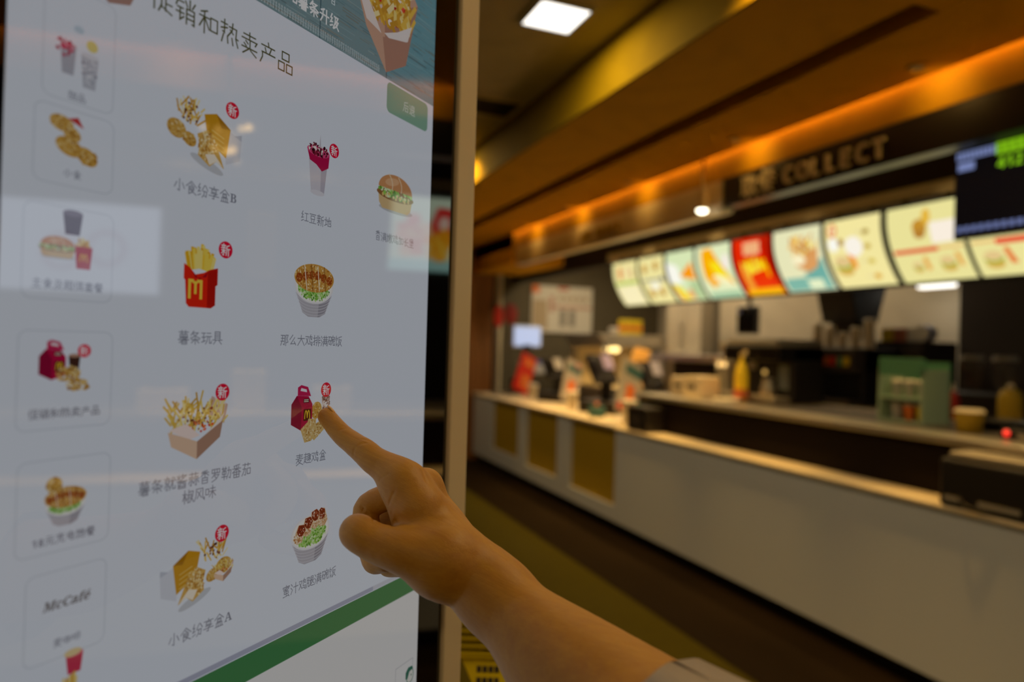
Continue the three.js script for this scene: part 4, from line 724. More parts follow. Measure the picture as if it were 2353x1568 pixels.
for (const [art, z0, z1, label] of BOARDS) {
  const t = thing('menu_board', label, 'menu board', [3.6, 2.43, (z0 + z1) / 2], 0, 'lit menu boards over the counter'), h = (z1 - z0) / 2 - 0.008;
  part('housing', prism([...PROFILE.map(([x, y]) => [x + 0.004, y]), [0.23, -0.45], [0.16, -0.2], [0.12, 0]], -h - 0.008, h + 0.008), M.black, t);
  const p = [], uv = [], ix = [];
  PROFILE.forEach(([x, y], i) => { const f = i === 0 ? 0.008 : i === 12 ? -0.008 : 0; for (const s of [0, 1]) { p.push(x - 0.001, y - f, s ? h : -h); uv.push(s, 1 - i / 12); } });
  for (let i = 0; i < 12; i++) { const a = i * 2; ix.push(a, a + 2, a + 1, a + 1, a + 2, a + 3); }
  const g = new THREE.BufferGeometry(); g.setAttribute('position', new THREE.Float32BufferAttribute(p, 3)); g.setAttribute('uv', new THREE.Float32BufferAttribute(uv, 2)); g.setIndex(ix); g.computeVertexNormals();
  const map = canvas(256, 256, (c) => { c.scale(256, 256); BOARD_ART[art](c); });
  part('light_face', g, glow(map, art === 'fries' ? BOARD_GLOW * 1.6 : BOARD_GLOW), t);
  for (const q of [-h * 0.6, h * 0.6]) part('hanger', bx(0.03, 0.06, -0.01, 0.039, q - 0.012, q + 0.012, 0.002), M.black, t);
  if (art !== 'fries') rectLight(new THREE.Color().setRGB(...(art === 'red' ? [1, 0.25, 0.02] : [1, 0.86, 0.4])), BOARD_LIGHT, h * 2, 0.42, [-0.03, -0.22, 0], [0, 1.9, (z0 + z1) / 2], t);
}
// wide white promotion display, mirrored in the kiosk screen
const promo = thing('promotion_display', 'white lit promotion display mirrored in the kiosk screen', 'display', [3.5, 1.74, 0.68]);
part('housing', bx(0, 0.06, 0, 0.5, -0.42, 0.42, 0.006), M.black, promo);
part('screen_face', new THREE.PlaneGeometry(0.81, 0.46).rotateY(-Math.PI / 2).translate(-0.002, 0.25, 0), glow(canvas(128, 72, (c) => { c.fillStyle = '#dfeaff'; c.fillRect(0, 0, 128, 72); for (const [x, y] of [[40, 36], [72, 40]]) { c.strokeStyle = '#c8bcd6'; c.lineWidth = 5; c.beginPath(); c.arc(x, y, 13, 0, 7); c.stroke(); } }), 1.2), promo);
part('hanger', bx(0.02, 0.05, 0.5, 1.28, -0.02, 0.02), M.black, promo);
rectLight(new THREE.Color().setRGB(0.8, 0.88, 1), 0.3, 0.8, 0.45, [-0.02, 0.25, 0], [0, 1.99, 0.68], promo);

// order number display in front of the boards
const tv = thing('order_display', 'black hanging display with order numbers in blue and green', 'display', [3.1, 2.1, -1.82]);
part('housing', bx(0, 0.045, 0, 0.425, -0.39, 0.39, 0.006), M.blackGloss, tv);
part('screen_face', new THREE.PlaneGeometry(0.77, 0.405).rotateY(-Math.PI / 2).translate(-0.002, 0.2125, 0), glow(canvas(512, 270, (c) => {
  c.fillStyle = '#0b090c'; c.fillRect(0, 0, 512, 270); c.fillStyle = '#8290c4'; c.fillRect(4, 8, 118, 24); c.fillRect(8, 40, 52, 26); c.fillStyle = '#0b090c'; for (let i = 0; i < 9; i++) c.fillRect(12 + i * 13, 11, 3, 17);
  c.fillStyle = '#8fd018'; c.fillRect(122, 4, 380, 36); c.fillStyle = '#5f8c10'; for (let i = 0; i < 14; i++) c.fillRect(132 + i * 22, 10, 8, 22); c.fillStyle = '#9ae01c'; c.font = 'bold 44px sans-serif'; c.textBaseline = 'top'; c.fillText('412', 126, 40);
  c.fillStyle = '#7884b8'; for (let i = 0; i < 22; i++) c.fillRect(10 + i * 22, 238, 15, 18);
}), 0.75), tv);
part('pole', cyl(0.015, 0.015, 0.6, 0.03, 0.42, 0), M.black, tv);
rectLight(new THREE.Color().setRGB(0.5, 0.8, 0.5), 0.03, 0.77, 0.4, [-0.02, 0.21, 0], [0, 2.31, -1.82], tv);
// ---------------------------------------------------------------- on the till section of the counter (top at 0.90)
const TOP = 0.9;
function cup(name, label, x, z, r, h, m, y = TOP) {
  const t = thing(name, label, 'cup', [x, y, z]);
  part('body', lathe([[0.0001, 0], [r * 0.72, 0], [r * 0.98, h], [r, h], [r, h * 0.97]]), m, t); part('lid', lathe([[0.0001, h + 0.012], [r * 0.7, h + 0.014], [r * 0.86, h + 0.008], [r * 1.05, h + 0.004], [r * 1.05, h - 0.003]]), M.paper, t);
  return t;
}
cup('paper_cup', 'small white paper cup beside the red card', 3.42, -7.8, 0.065, 0.16, M.cream);
cup('paper_cup', 'white paper cup in front of the grey card', 3.26, -6.4, 0.062, 0.17, M.cream);
cup('paper_cup', 'white paper cup at the near end of the till worktop', 3.14, -5.1, 0.06, 0.19, M.cream);
function tentCard(label, x, z, w, h, m, print, lean, turn) {   // printed stand-up card on a foot
  const t = thing('promotion_card', label, 'card', [x, TOP, z], turn);
  part('foot', bx(-w * 0.5, w * 0.5, 0, 0.012, -0.07, 0.07, 0.004), M.beige, t);
  const g = bx(-w / 2, w / 2, 0, h, -0.008, 0.008, 0.003); g.rotateZ(-lean * 0.3); g.rotateX(-0.12); g.computeBoundingBox(); const lift = 0.012 - g.boundingBox.min.y; part('panel', g.translate(0, lift, 0), m, t);
  for (const [px, py, pw, ph, pm] of print) { const q = bx(px * w - pw * w / 2, px * w + pw * w / 2, py * h - ph * h / 2, py * h + ph * h / 2, 0.008, 0.0105); q.rotateZ(-lean * 0.3); q.rotateX(-0.12); part('print', q.translate(0, lift, 0), pm, t); }
  return t;
}
tentCard('red and orange promotion card leaning on the till worktop', 3.3, -7.95, 0.26, 0.5, M.red, [[0.15, 0.3, 0.6, 0.35, M.orange], [0.1, 0.8, 0.7, 0.2, M.orange]], 1.5, 0.35);
tentCard('grey blue promotion card behind the middle paper cup', 3.36, -6.7, 0.25, 0.46, M.silverPaper, [[0, 0.36, 0.45, 0.3, M.orange], [0.05, 0.8, 0.9, 0.16, M.teal], [0.2, 0.9, 0.2, 0.08, M.red]], 1.1, 0.35);
tentCard('large grey promotion card leaning beside the near paper cup', 3.2, -5.25, 0.3, 0.5, M.silverPaper, [[0.05, 0.4, 0.4, 0.3, M.orange], [0.1, 0.82, 0.8, 0.18, M.teal], [-0.3, 0.1, 0.3, 0.12, M.red]], 1.2, 0.4);
function till(label, x, z, turn, screenMat, s = 1, y = TOP) {     // cash register seen from the customer's side
  const t = thing('cash_register', label, 'till', [x, y, z], turn);
  part('base', bx(-0.16 * s, 0.16 * s, 0, 0.1 * s, -0.18 * s, 0.18 * s, 0.015), M.black, t); part('neck', bx(-0.04 * s, 0.04 * s, 0.1 * s, 0.28 * s, -0.04 * s, 0.03 * s, 0.01), M.black, t);
  const g = bx(-0.17 * s, 0.17 * s, 0, 0.26 * s, -0.02 * s, 0.02 * s, 0.01); g.rotateX(-0.45); part('monitor', g.translate(0, 0.24 * s, 0), M.blackGloss, t);
  const q = bx(-0.075 * s, 0.075 * s, 0, 0.13 * s, 0, 0.012 * s, 0.004); q.rotateX(-0.4); part('customer_display', q.translate(-0.02 * s, 0.36 * s, 0.03 * s), screenMat, t);
  return t;
}
till('black cash register between the red card and the grey card', 3.52, -7.3, 0.5, M.silverPaper, 1.05);
till('black cash register with a violet customer display, behind the teal box', 3.44, -6.0, 0.5, std([0.5, 0.42, 0.8], 0.4), 1.2);
till('black cash register at the near end of the till worktop', 3.72, -5.56, 0.5, std([0.6, 0.55, 0.66], 0.4), 1.1);
const donation = thing('coin_box', 'small teal coin box at the edge of the worktop', 'box', [3.12, TOP, -5.62]);
part('body', bx(-0.06, 0.06, 0, 0.1, -0.06, 0.06, 0.01), M.teal, donation); part('slot', bx(-0.03, 0.03, 0.1, 0.104, -0.005, 0.005), M.black, donation); part('knob', ball(0.02, 0, 0.118, 0), M.orange, donation);
const napkin = thing('napkin_dispenser', 'low black box standing on the end of the till worktop', 'dispenser', [3.045, 0.89, -4.68]);
part('case', bx(-0.095, 0.095, 0, 0.2, -0.14, 0.14, 0.02), M.black, napkin); part('opening', bx(-0.101, -0.093, 0.05, 0.12, -0.07, 0.07, 0.002), M.soot, napkin); part('button', cyl(0.015, 0.015, 0.014, -0.02, 0.198, -0.08), M.green, napkin, 'green button');

// far end: office-type screen, paddles on sticks, pole, poster
const screenFar = thing('till_monitor', 'pale blue lit monitor standing at the far end of the counter', 'monitor', [3.6, TOP, -8.45], 0.1);
part('stand', [bx(-0.17, 0.17, 0, 0.2, -0.14, 0.14, 0.02), bx(-0.05, 0.05, 0.2, 0.66, -0.04, 0.03, 0.01)], M.dark, screenFar); part('receipt_printer', bx(-0.15, 0.19, 0.28, 0.45, 0.02, 0.2, 0.02), M.white, screenFar); part('printer_band', bx(-0.151, 0.191, 0.4, 0.455, 0.1, 0.202, 0.01), M.blue, screenFar);
part('case', bx(-0.225, 0.225, 0.62, 0.92, -0.05, 0, 0.02), M.white, screenFar);
part('screen_face', new THREE.PlaneGeometry(0.4, 0.25).translate(0, 0.77, 0.003), lamp(new THREE.Color().setRGB(0.55, 0.68, 1), 0.72), screenFar);
rectLight(new THREE.Color().setRGB(0.55, 0.68, 1), 0.2, 0.4, 0.25, [0, 0.77, 0.02], [3.6, 1.67, 0], screenFar);
function paddle(label, x, z, rx, ry, m, y) { const t = thing('sign_paddle', label, 'paddle', [x, TOP, z], 0.2); part('stick', cyl(0.008, 0.008, y - 0.05), M.dark, t); part('disc', ball(1, 0, y, 0, rx, ry, 0.02), m, t); part('foot', cyl(0.07, 0.06, 0.015), M.dark, t); }
paddle('bright red narrow paddle on a stick by the wood column', 3.12, -8.3, 0.07, 0.15, M.red, 1.02); paddle('dark red round paddle on a stick beside the lit monitor', 3.31, -8.35, 0.11, 0.14, M.darkRed, 1.06);
const pole = thing('support_pole', 'thin cream pole rising behind the red paddles', 'pole', [3.42, 0, -9.1]); part('shaft', cyl(0.05, 0.05, 2.78), M.beige, pole); part('collar', cyl(0.07, 0.07, 0.02), M.beige, pole);
const poster = thing('wall_poster', 'white poster with red headings on the dark far wall', 'poster', [4.66, 1.76, -9.585]);
part('sheet', bx(-0.52, 0.52, 0, 0.72, -0.01, 0.01), M.paper, poster);
const pr = (x0, x1, y0, y1, m) => part('print', bx(x0, x1, y0, y1, 0.01, 0.012), m, poster); const pinkish = std([0.62, 0.34, 0.24], 0.7), tan = std([0.55, 0.42, 0.26], 0.7);
pr(-0.52, -0.4, 0.6, 0.72, M.orange); pr(-0.08, 0.1, 0.66, 0.71, std([0.6, 0.16, 0.1], 0.7)); pr(-0.18, 0.5, 0.38, 0.42, pinkish); pr(-0.22, -0.15, 0.32, 0.56, pinkish); pr(-0.04, 0.06, 0.1, 0.36, M.grey); pr(0.12, 0.22, 0.1, 0.36, M.grey); pr(-0.5, -0.26, 0.05, 0.5, tan); for (let i = 0; i < 5; i++) pr(-0.08 + i * 0.11, 0.0 + i * 0.11, 0.5, 0.56, tan);

// heated serving cabinet with a steel canopy, and what stands on it
const warmer = thing('heated_cabinet', 'steel canopied serving cabinet with amber heat lamps', 'cabinet', [4.75, 0, -7.95]);
part('body', bx(-0.5, 0.5, 0, 1.05, -0.45, 0.45, 0.01), M.dullSteel, warmer); part('canopy', prism([[-0.62, 1.72], [0.62, 1.72], [0.5, 1.56], [-0.5, 1.56]], -0.5, 0.5, 0.008), M.steel, warmer);
for (const [x, z] of [[-0.45, -0.4], [0.45, -0.4], [-0.45, 0.4], [0.45, 0.4]]) part('post', bx(x - 0.02, x + 0.02, 1.05, 1.58, z - 0.02, z + 0.02), M.steel, warmer);
part('back_plate', bx(-0.5, 0.5, 1.05, 1.56, -0.44, -0.42), M.beige, warmer);
for (const x of [-0.42, -0.3]) { part('heat_lamp', ball(0.045, x, 1.53, 0.38, 1.2, 0.8, 1), lamp(new THREE.Color().setRGB(1, 0.7, 0.25), 3.2), warmer); }
spot(new THREE.Color().setRGB(1, 0.62, 0.2), 3, [4.75, 1.5, -7.6], [4.7, 1.0, -7.7], rad(65), 0.6, 2);
const yellowBox = thing('carton', 'yellow and orange carton on top of the steel canopy', 'box', [4.86, 1.728, -7.9], 0.3); part('body', bx(-0.13, 0.13, 0, 0.2, -0.1, 0.1, 0.006), M.yellow, yellowBox); part('stripe', bx(-0.132, 0.132, 0.06, 0.12, -0.102, 0.102), M.orange, yellowBox);
const cupStack = thing('cup_sleeve', 'short white bundle of lids beside the yellow carton', 'lids', [4.58, 1.728, -7.85]); part('bundle', lathe([[0.0001, 0], [0.06, 0], [0.062, 0.03], [0.06, 0.06], [0.062, 0.09], [0.0001, 0.092]]), M.paper, cupStack); part('wrap', cyl(0.063, 0.063, 0.03, 0, 0.03, 0), M.silverPaper, cupStack);
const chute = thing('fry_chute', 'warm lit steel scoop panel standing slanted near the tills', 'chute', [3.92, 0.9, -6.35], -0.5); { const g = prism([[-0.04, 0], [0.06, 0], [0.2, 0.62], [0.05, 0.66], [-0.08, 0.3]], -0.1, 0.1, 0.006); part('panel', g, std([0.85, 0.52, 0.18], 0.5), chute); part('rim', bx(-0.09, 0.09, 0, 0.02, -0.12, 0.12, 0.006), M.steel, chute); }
spot(AMBER, 12, [4.05, 2.39, -6.0], [3.95, 1.2, -6.35], rad(20), 0.5, 1);
{ const t = thing('can_lamp', 'small can lamp over the slanted scoop panel, hidden by the boards', 'lamp', [4.05, 2.4, -6.0]); part('can', cyl(0.04, 0.035, 0.12, 0, 0.012, 0), M.black, t); part('stem', cyl(0.008, 0.008, 0.5, 0, 0.12, 0), M.black, t); part('light_lens', ball(0.033, 0, 0.012, 0, 1, 0.5, 1), lamp(WARM, 3), t); }

// ---------------------------------------------------------------- on and behind the steel worktop (top at 1.178)
const UP = 1.178;
function slotBox(label, x, z, w, h, d) { const t = thing('straw_dispenser', label, 'dispenser', [x, UP, z]); part('case', bx(-d / 2, d / 2, 0, h, -w / 2, w / 2, 0.008), M.cream, t); part('slot', bx(-d / 2 - 0.003, -d / 2 + 0.004, h * 0.4, h * 0.62, -w * 0.25, w * 0.25, 0.002), M.dark, t); return t; }
slotBox('cream dispenser box with a dark slot, the left of two', 3.47, -4.72, 0.2, 0.15, 0.2); slotBox('cream dispenser box with a dark slot, the right of two', 3.36, -4.39, 0.19, 0.17, 0.2);
const tray = thing('serving_tray', 'pale oval tray lying beside the cream dispensers', 'tray', [3.36, UP, -4.1]); part('plate', lathe([[0.0001, 0.004], [0.08, 0.004], [0.1, 0.02], [0.104, 0.019], [0.085, 0], [0.0001, 0]]), M.paper, tray); part('liner', cyl(0.07, 0.07, 0.003, 0, 0.004, 0), M.orange, tray);
const coffee = thing('coffee_machine', 'large black coffee machine on the steel worktop', 'coffee machine', [3.82, UP, -4.12]);
part('body', bx(-0.1, 0.2, 0, 0.42, -0.3, 0.3, 0.02), M.black, coffee); part('head', bx(-0.24, 0.2, 0.3, 0.42, -0.3, 0.3, 0.02), M.blackGloss, coffee); part('drip_tray', bx(-0.25, -0.1, 0, 0.05, -0.32, 0.28, 0.01), M.dullSteel, coffee); part('top_rack', [bx(-0.22, 0.18, 0.42, 0.435, -0.28, 0.28), ...[-0.27, -0.1, 0.1, 0.255].map((z) => bx(-0.22, 0.18, 0.435, 0.47, z, z + 0.015))], M.steel, coffee);
part('steam_pitcher', lathe([[0.0001, 0], [0.05, 0], [0.055, 0.05], [0.038, 0.1], [0.042, 0.13]]).translate(-0.18, 0.05, 0.14), M.steel, coffee); part('dial', cyl(0.022, 0.022, 0.012).rotateZ(Math.PI / 2).translate(-0.24, 0.36, -0.04), M.gold, coffee); part('panel', bx(-0.104, -0.098, 0.1, 0.28, 0.16, 0.26), std([0.25, 0.28, 0.28], 0.3), coffee); part('indicator_light', ball(0.016, -0.105, 0.22, 0.02), lamp(AMBER, 0.8), coffee);
for (const [z, m] of [[-0.22, M.dullSteel], [-0.02, M.dullSteel]]) part('spout', bx(-0.2, -0.16, 0.24, 0.3, z - 0.03, z + 0.03, 0.006), m, coffee);
const syrup = thing('syrup_bottle', 'yellow bottle with a red label left of the coffee machine', 'bottle', [3.512, UP, -4.12]); part('bottle', lathe([[0.0001, 0], [0.045, 0], [0.05, 0.03], [0.05, 0.2], [0.03, 0.27], [0.014, 0.3], [0.014, 0.33], [0.0001, 0.33]]), M.yellow, syrup); part('label', cyl(0.052, 0.052, 0.07, 0, 0.02, 0), std([0.6, 0.16, 0.05], 0.5), syrup); part('cap', cyl(0.016, 0.016, 0.03, 0, 0.33, 0), std([0.7, 0.5, 0.2], 0.4), syrup);
const grinder = thing('bean_grinder', 'grey grinder with an amber lamp beside the yellow bottle', 'grinder', [3.78, UP, -4.58]); part('body', bx(-0.08, 0.08, 0, 0.3, -0.08, 0.08, 0.02), M.grey, grinder); part('hopper', lathe([[0.04, 0.3], [0.09, 0.42], [0.09, 0.44], [0.03, 0.31]]), M.dullSteel, grinder); for (const z of [-0.03, 0.04]) part('indicator_light', ball(0.02, -0.085, 0.26, z), lamp(new THREE.Color().setRGB(1, 0.6, 0.2), 1.6), grinder);

const dispenser = thing('cup_dispenser', 'black drinks machine with a row of coloured flavour buttons', 'drinks machine', [4.31, UP, -3.93]);
part('body', bx(-0.12, 0.25, 0, 0.42, -0.3, 0.3, 0.015), M.black, dispenser); part('drip_tray', bx(-0.24, -0.12, 0, 0.04, -0.28, 0.28, 0.01), M.dark, dispenser); part('hood', bx(-0.22, 0.25, 0.24, 0.42, -0.3, 0.3, 0.015), M.dark, dispenser);
[M.blue, M.red, M.green, M.red, M.grey, M.orange, M.red, M.green, M.yellow].forEach((m, i) => part('button', bx(-0.232, -0.218, 0.29, 0.35, -0.27 + i * 0.061, -0.222 + i * 0.061, 0.004), m, dispenser));
const bench = thing('back_bench', 'dark bench behind the counter carrying the drinks machine', 'bench', [4.25, 0, -3.2]); part('top', bx(-0.35, 0.3, UP - 0.04, UP - 0.001, -1.5, 1.6, 0.006), M.dullSteel, bench); part('cabinet', bx(-0.32, 0.29, 0.08, UP - 0.04, -1.15, 1.55), M.soot, bench); part('plinth', bx(-0.28, 0.28, 0, 0.08, -1.1, 1.5), M.black, bench);
const CUPS = ['leftmost', 'second', 'middle', 'fourth', 'rightmost'];
for (let i = 0; i < 5; i++) { const h = [0.2, 0.17, 0.12, 0.16, 0.22][i], t = thing('cup_stack', CUPS[i] + ' upside-down stack of beige paper cups above the flavour buttons', 'cups', [4.31, UP + 0.42, -4.17 + i * 0.12], 0, 'stacks of paper cups'); const pts = [[0.0001, 0]]; for (let k = 0; k <= 8; k++) pts.push([0.043 - 0.0006 * k, h * k / 9], [0.041 - 0.0006 * k, h * k / 9 + h / 18]); pts.push([0.032, h], [0.0001, h]); part('stack', lathe(pts), std([0.8, 0.68, 0.48], 0.6), t); part('rim', new THREE.TorusGeometry(0.043, 0.003, 8, 28).rotateX(Math.PI / 2).translate(0, 0.004, 0), M.paper, t); }
const hopper = thing('ice_hopper', 'black tapered hopper hanging under the menu boards', 'hopper', [4.5, 1.8, -4.05]); part('bin', prism([[-0.1, 0], [0.12, 0], [0.22, 0.32], [-0.2, 0.36]], -0.17, 0.17, 0.01), M.black, hopper); part('neck', bx(-0.08, 0.1, -0.12, 0, -0.1, 0.1, 0.01), M.dark, hopper); part('bracket', bx(-0.02, 0.02, 0.3, 1.22, -0.02, 0.02), M.black, hopper);
const fridge = thing('upright_fridge', 'dark upright cabinet behind the green crate', 'fridge', [4.62, 0, -3.7]); part('body', bx(0, 0.36, 0, 1.66, -0.21, 0.21, 0.012), M.soot, fridge); part('door', bx(-0.02, 0, 0.1, 1.62, -0.2, 0.2, 0.006), M.dark, fridge); part('handle', bx(-0.045, -0.02, 0.9, 1.3, 0.16, 0.18, 0.004), M.dullSteel, fridge);
[[-3.85, 0.1, M.yellow, 'yellow'], [-3.74, 0.1, std([0.7, 0.25, 0.16], 0.6), 'pinkish red'], [-3.635, 0.09, M.paper, 'white']].forEach(([z, w, m, word]) => { const t = thing('carton', 'small ' + word + ' carton on top of the dark cabinet', 'box', [4.76, 1.662, z]); part('body', bx(-0.08, 0.08, 0, 0.1, -w / 2, w / 2, 0.004), m, t); part('flap', bx(-0.081, 0.081, 0.097, 0.103, -w / 2 - 0.001, w / 2 + 0.001), M.paper, t); });
const roll = thing('paper_roll', 'white and blue roll of paper at the end of the row of cartons', 'roll', [4.7, 1.662, -3.54]); part('roll', new THREE.CylinderGeometry(0.06, 0.06, 0.1, 24).rotateZ(Math.PI / 2).translate(0, 0.06, 0), M.paper, roll); part('band', new THREE.CylinderGeometry(0.061, 0.061, 0.04, 24).rotateZ(Math.PI / 2).translate(-0.02, 0.06, 0), M.blue, roll);
const crate = thing('display_crate', 'mint green display rack holding paper cups', 'rack', [3.55, UP, -2.745]);
part('back', bx(0.1, 0.115, 0, 0.34, -0.14, 0.14), M.green, crate); part('side', bx(-0.1, 0.1, 0, 0.3, -0.14, -0.128), M.mint, crate); part('side', bx(-0.1, 0.1, 0, 0.3, 0.128, 0.14), M.mint, crate); part('header', bx(-0.1, -0.085, 0.26, 0.36, -0.14, 0.14, 0.003), M.green, crate); for (const y of [0, 0.13]) part('shelf', bx(-0.1, 0.1, y, y + 0.012, -0.128, 0.128), M.mint, crate);
[[0.012, -0.08], [0.012, 0], [0.012, 0.08], [0.142, -0.08], [0.142, 0], [0.142, 0.08]].forEach(([y, z], i) => cup('paper_cup', (i < 3 ? 'lower' : 'upper') + ' shelf ' + ['left', 'middle', 'right'][i % 3] + ' cup in the mint green rack', 3.53, -2.745 + z, 0.032, 0.085, i === 1 ? M.orange : i === 2 ? M.yellow : M.silverPaper, UP + y));
const kmon = thing('kitchen_monitor', 'black kitchen order screen against the pale wall', 'monitor', [4.6, 1.72, -5.32]); part('case', bx(-0.03, 0.03, 0, 0.27, -0.13, 0.13, 0.01), M.black, kmon); part('screen_face', bx(-0.033, -0.03, 0.02, 0.25, -0.115, 0.115), M.blackGloss, kmon); part('sticker_light', bx(-0.0345, -0.033, 0.2, 0.24, -0.11, -0.07), std([0.25, 0.28, 0.6], 0.4), kmon); part('mount', bx(0.0, 0.03, 0.27, 1.3, -0.015, 0.015), M.dark, kmon);
// wide stainless shelf unit and pale panels of the kitchen behind
const steelUnit = thing('steel_cupboard', 'stainless kitchen cupboard left of the pale wall', 'cupboard', [5.1, 0, -7.0]); part('body', bx(0, 0.5, 0.1, 2.5, -0.4, 0.32, 0.01), M.dullSteel, steelUnit); part('door', bx(-0.015, 0, 1.4, 2.45, -0.39, -0.02, 0.006), M.kitchenWall, steelUnit); part('door', bx(-0.015, 0, 1.4, 2.45, 0.0, 0.3, 0.006), M.kitchenWall, steelUnit); part('handle', bx(-0.035, -0.015, 1.6, 1.9, -0.08, -0.06, 0.004), M.steel, steelUnit); part('plinth', bx(0.03, 0.5, 0, 0.1, -0.38, 0.3), M.soot, steelUnit);
const passShelf = thing('pass_shelf', 'long stainless pass shelf across the kitchen', 'shelf', [4.9, 0, -6.2]); part('top', bx(-0.3, 0.18, 1.42, 1.5, -1.0, 1.3, 0.006), M.steel, passShelf); for (const z of [-0.9, 1.2]) part('leg', bx(-0.02, 0.02, 0, 1.42, z - 0.02, z + 0.02), M.steel, passShelf); part('under_panel', bx(0.1, 0.12, 0.5, 1.42, -0.9, 1.2), M.soot, passShelf);
struct('wall_pass', bx(5.3, 5.4, 0, 2.98, -6.62, -3.6), M.kitchenWall);
const strip = thing('strip_light', 'bright white strip light under the kitchen ceiling near the partition', 'strip light', [5.02, 2.09, -3.7]); part('housing', bx(-0.05, 0.05, 0.03, 0.06, -0.15, 0.15, 0.004), M.white, strip); part('light_tube', bx(-0.04, 0.04, 0, 0.03, -0.14, 0.14, 0.012), lamp(new THREE.Color().setRGB(1, 0.95, 0.85), 2.4), strip); part('rod', bx(-0.006, 0.006, 0.06, 0.93, -0.006, 0.006), M.dullSteel, strip);
rectLight(new THREE.Color().setRGB(1, 0.9, 0.72), 6, 0.08, 0.28, [0, -0.01, 0], [5.02, 0, -3.72], strip);
// kitchen ceiling lights, hidden from the camera's place by the fascia
[[4.6, -8.1], [4.55, -6.35], [4.4, -4.5], [4.45, -1.2]].forEach(([x, z]) => { const t = thing('kitchen_light', 'square kitchen ceiling light, hidden behind the fascia', 'ceiling light', [x, 3.02, z], 0, 'kitchen ceiling lights'); part('frame', bx(-0.32, 0.32, -0.02, 0, -0.32, 0.32, 0.004), M.white, t); part('light_diffuser', bx(-0.3, 0.3, -0.026, -0.02, -0.3, 0.3), lamp(new THREE.Color().setRGB(1, 0.9, 0.72), 1.5), t); rectLight(new THREE.Color().setRGB(1, 0.8, 0.5), z > -2 ? 0.6 : z > -5 ? 8 : z > -7 ? 13 : 20, 0.6, 0.6, [0, -0.03, 0], [x, 0, z], t); });

// track lamps over the worktops, behind the fascia
for (const z of [-7.6, -6.6, -5.6, -4.6, -3.6, -2.6, -1.6, -0.5, 0.2]) {
  const t = thing('track_lamp', 'small track lamp over the worktop, hidden behind the fascia', 'lamp', [3.33, 2.93, z], 0, 'track lamps behind the fascia');
  part('can', cyl(0.035, 0.035, 0.09), M.black, t); part('light_lens', cyl(0.03, 0.03, 0.004, 0, -0.004, 0), lamp(WARM, 0.8), t);
  spot(WARM, z > -4 && z < -1 ? TRACK_LIGHT * 0.3 : TRACK_LIGHT, [3.33, 2.915, z], [3.42, 0.9, z], rad(36), 0.8);
}
// things out of the picture on the right that the kiosk screen mirrors
const hung = thing('hanging_card', 'cream card hung over the worktop, mirrored in the kiosk screen', 'card', [3.28, 1.86, -0.24]); part('sheet', bx(-0.004, 0.004, 0, 0.34, -0.07, 0.07, 0.002), M.cream, hung); for (const z of [-0.06, 0.06]) part('cord', cyl(0.002, 0.002, 0.82, 0, 0.34, z, 8), M.dark, hung);
for (const [x, z, w, h, word] of [[3.32, -0.62, 0.2, 0.12, 'low'], [3.34, -0.2, 0.16, 0.2, 'tall'], [3.3, 0.2, 0.22, 0.1, 'wide']]) { const t = thing('napkin_box', word + ' cream napkin box mirrored in the kiosk screen', 'box', [x, UP, z]); part('case', bx(-0.07, 0.07, 0, h, -w / 2, w / 2, 0.008), M.cream, t); part('slot', bx(-0.03, 0.03, h - 0.002, h + 0.002, -w * 0.3, w * 0.3), M.dark, t); }
// right part: tills seen from behind, dark machines with small lamps
const rightTill = thing('cash_register', 'black back of a cash register on the ledge at the right edge', 'till', [3.05, 0.89, -1.9]);
part('case', bx(-0.12, 0.085, 0, 0.215, -0.23, 0.42, 0.02), M.black, rightTill); part('top_cover', bx(-0.1, 0.055, 0.215, 0.245, -0.2, 0.42, 0.012), M.dullSteel, rightTill); for (const [z0, z1] of [[-0.2, -0.12], [-0.05, 0.12]]) part('port_label', bx(-0.124, -0.118, 0.03, 0.05, z0, z1), M.grey, rightTill); part('cable', tube([[-0.13, 0.06, -0.13], [-0.14, 0.03, -0.1], [-0.12, 0.012, 0.0]], 0.006), M.black, rightTill);
const blender = thing('blender', 'dark blender with two glass jars glinting on the bench at the right', 'blender', [4.3, UP, -2.82]); part('base', bx(-0.1, 0.1, 0, 0.16, -0.22, 0.22, 0.02), M.black, blender); for (const z of [-0.1, 0.1]) { part('jar', lathe([[0.0001, 0.16], [0.05, 0.16], [0.07, 0.36], [0.074, 0.36], [0.074, 0.35]]).translate(0, 0, z), new THREE.MeshPhysicalMaterial({ color: 0xffffff, roughness: 0.05, transmission: 1, thickness: 0 }), blender); part('lid', cyl(0.07, 0.06, 0.03, 0, 0.36, z), M.grey, blender); }
const sink = thing('steel_pan', 'round black pan lying on the steel worktop at the right', 'pan', [3.72, UP, -2.38]); part('bowl', lathe([[0.0001, 0.004], [0.12, 0.004], [0.16, 0.05], [0.165, 0.05], [0.125, 0], [0.0001, 0]]), M.black, sink); part('handle', tube([[0.1, 0.05, 0.1], [0.18, 0.06, 0.2], [0.22, 0.06, 0.26]], 0.01), M.black, sink);
const tub = thing('round_tub', 'brownish round tub beside the black pan', 'tub', [3.42, UP, -2.33]); part('body', lathe([[0.0001, 0], [0.055, 0], [0.065, 0.1], [0.069, 0.1], [0.069, 0.095]]), M.oliveBrown, tub); part('lid', cyl(0.07, 0.06, 0.015, 0, 0.1, 0), M.beige, tub);
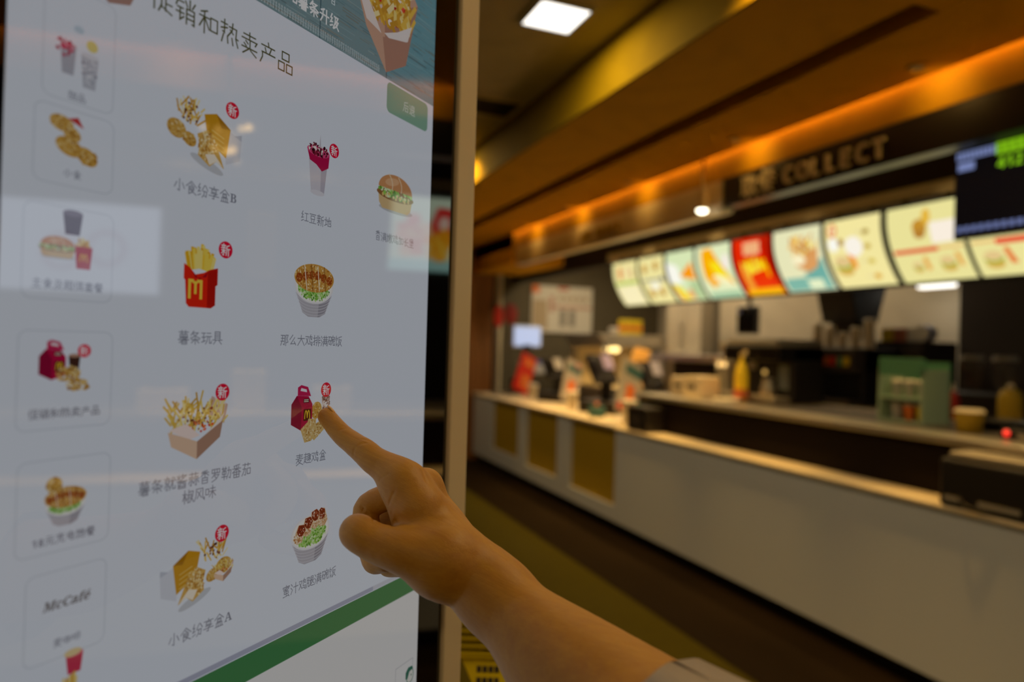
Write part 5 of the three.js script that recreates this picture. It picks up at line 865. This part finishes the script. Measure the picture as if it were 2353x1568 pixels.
const machine = thing('card_terminal', 'small dark card terminal with a red light on the steel worktop', 'terminal', [3.36, UP, -2.05]); part('body', bx(-0.05, 0.05, 0, 0.05, -0.06, 0.09, 0.01), M.black, machine); part('keypad', bx(-0.052, -0.046, 0.01, 0.03, 0.02, 0.08), M.grey, machine); part('indicator_light', ball(0.014, -0.05, 0.03, -0.03), lamp(new THREE.Color().setRGB(1, 0, 0.01), 1.6), machine);
const shaker = thing('metal_shaker', 'brown metal canister with an amber glint at the right edge', 'canister', [4.05, UP, -2.53]); part('body', lathe([[0.0001, 0], [0.06, 0], [0.06, 0.16], [0.04, 0.2], [0.0001, 0.2]]), M.oliveBrown, shaker); part('knob', ball(0.02, 0, 0.215, 0), M.gold, shaker);
[[3.92, -2.9, 0.035, 'red'], [4.02, -2.84, 0.035, 'dark red']].forEach(([x, z, r, w]) => { const t = thing('sauce_bottle', 'squat ' + w + ' sauce bottle behind the mint green rack', 'bottle', [x, UP, z]); part('bottle', lathe([[0.0001, 0], [r, 0], [r, 0.12], [r * 0.4, 0.17], [0.0001, 0.17]]), w === 'red' ? M.red : M.darkRed, t); part('nozzle', cyl(0.01, 0.003, 0.05, 0, 0.17, 0), M.paper, t); });

// ---------------------------------------------------------------- tapered yellow tub with a pile of yellow lids, on a small pedestal beside the kiosk
const standTurn = -rad(21.8), LEAN = rad(30), SX = 0.376, SZ = -0.87, TUB = 1.021;
const stand = thing('pedestal_stand', 'slim dark pedestal beside the kiosk carrying a yellow tub', 'stand', [SX, 0, SZ], standTurn);
part('base_plate', cyl(0.15, 0.145, 0.015), M.black, stand); part('pole', cyl(0.02, 0.02, TUB - 0.03, 0, 0.015, 0), M.black, stand); part('top_plate', cyl(0.07, 0.07, 0.014, 0, TUB - 0.0145, 0), M.black, stand);
const tubYellow = std([0.6, 0.47, 0.003], 0.6, { specularIntensity: 0.3 }), lidYellow = std([0.5, 0.39, 0.003], 0.6, { specularIntensity: 0.3 });
const yellowTub = thing('yellow_tub', 'tapered yellow tub with dark lettering standing beside the kiosk', 'tub', [SX, TUB, SZ], standTurn);
part('body', prism([[-0.034, 0], [0.02, 0], [0.028, 0.104], [-0.088, 0.104]], -0.02, 0.02, 0.002).rotateX(-LEAN).translate(0, 0.0095, 0.046), tubYellow, yellowTub);
part('rim', bx(-0.09, 0.03, 0.1, 0.1105, -0.045, 0.02, 0.002), tubYellow, yellowTub);
for (let r = 0; r < 2; r++) for (let k = 0; k < 4; k++) part('print', bx(-0.061 + k * 0.008, -0.0548 + k * 0.008, 0.077 - r * 0.014, 0.085 - r * 0.014, 0.02, 0.0206).rotateX(-LEAN).translate(0, 0.0095, 0.046), M.soot, yellowTub);
['lowest', 'second lowest', 'middle', 'second highest', 'topmost'].forEach((word, i) => {
  const t = thing('flat_box', word + ' flat yellow box of the pile on the yellow tub', 'box', [SX, TUB + 0.1107 + i * 0.0105, SZ], standTurn, 'pile of flat yellow boxes');
  part('tray', bx(-0.078, 0.02, 0, 0.0036, -0.04, 0.01), lidYellow, t); part('cover', bx(-0.09, 0.03, 0.0036, 0.0103, -0.045, 0.02, 0.0015), lidYellow, t);
});

renderer.render(scene, camera);
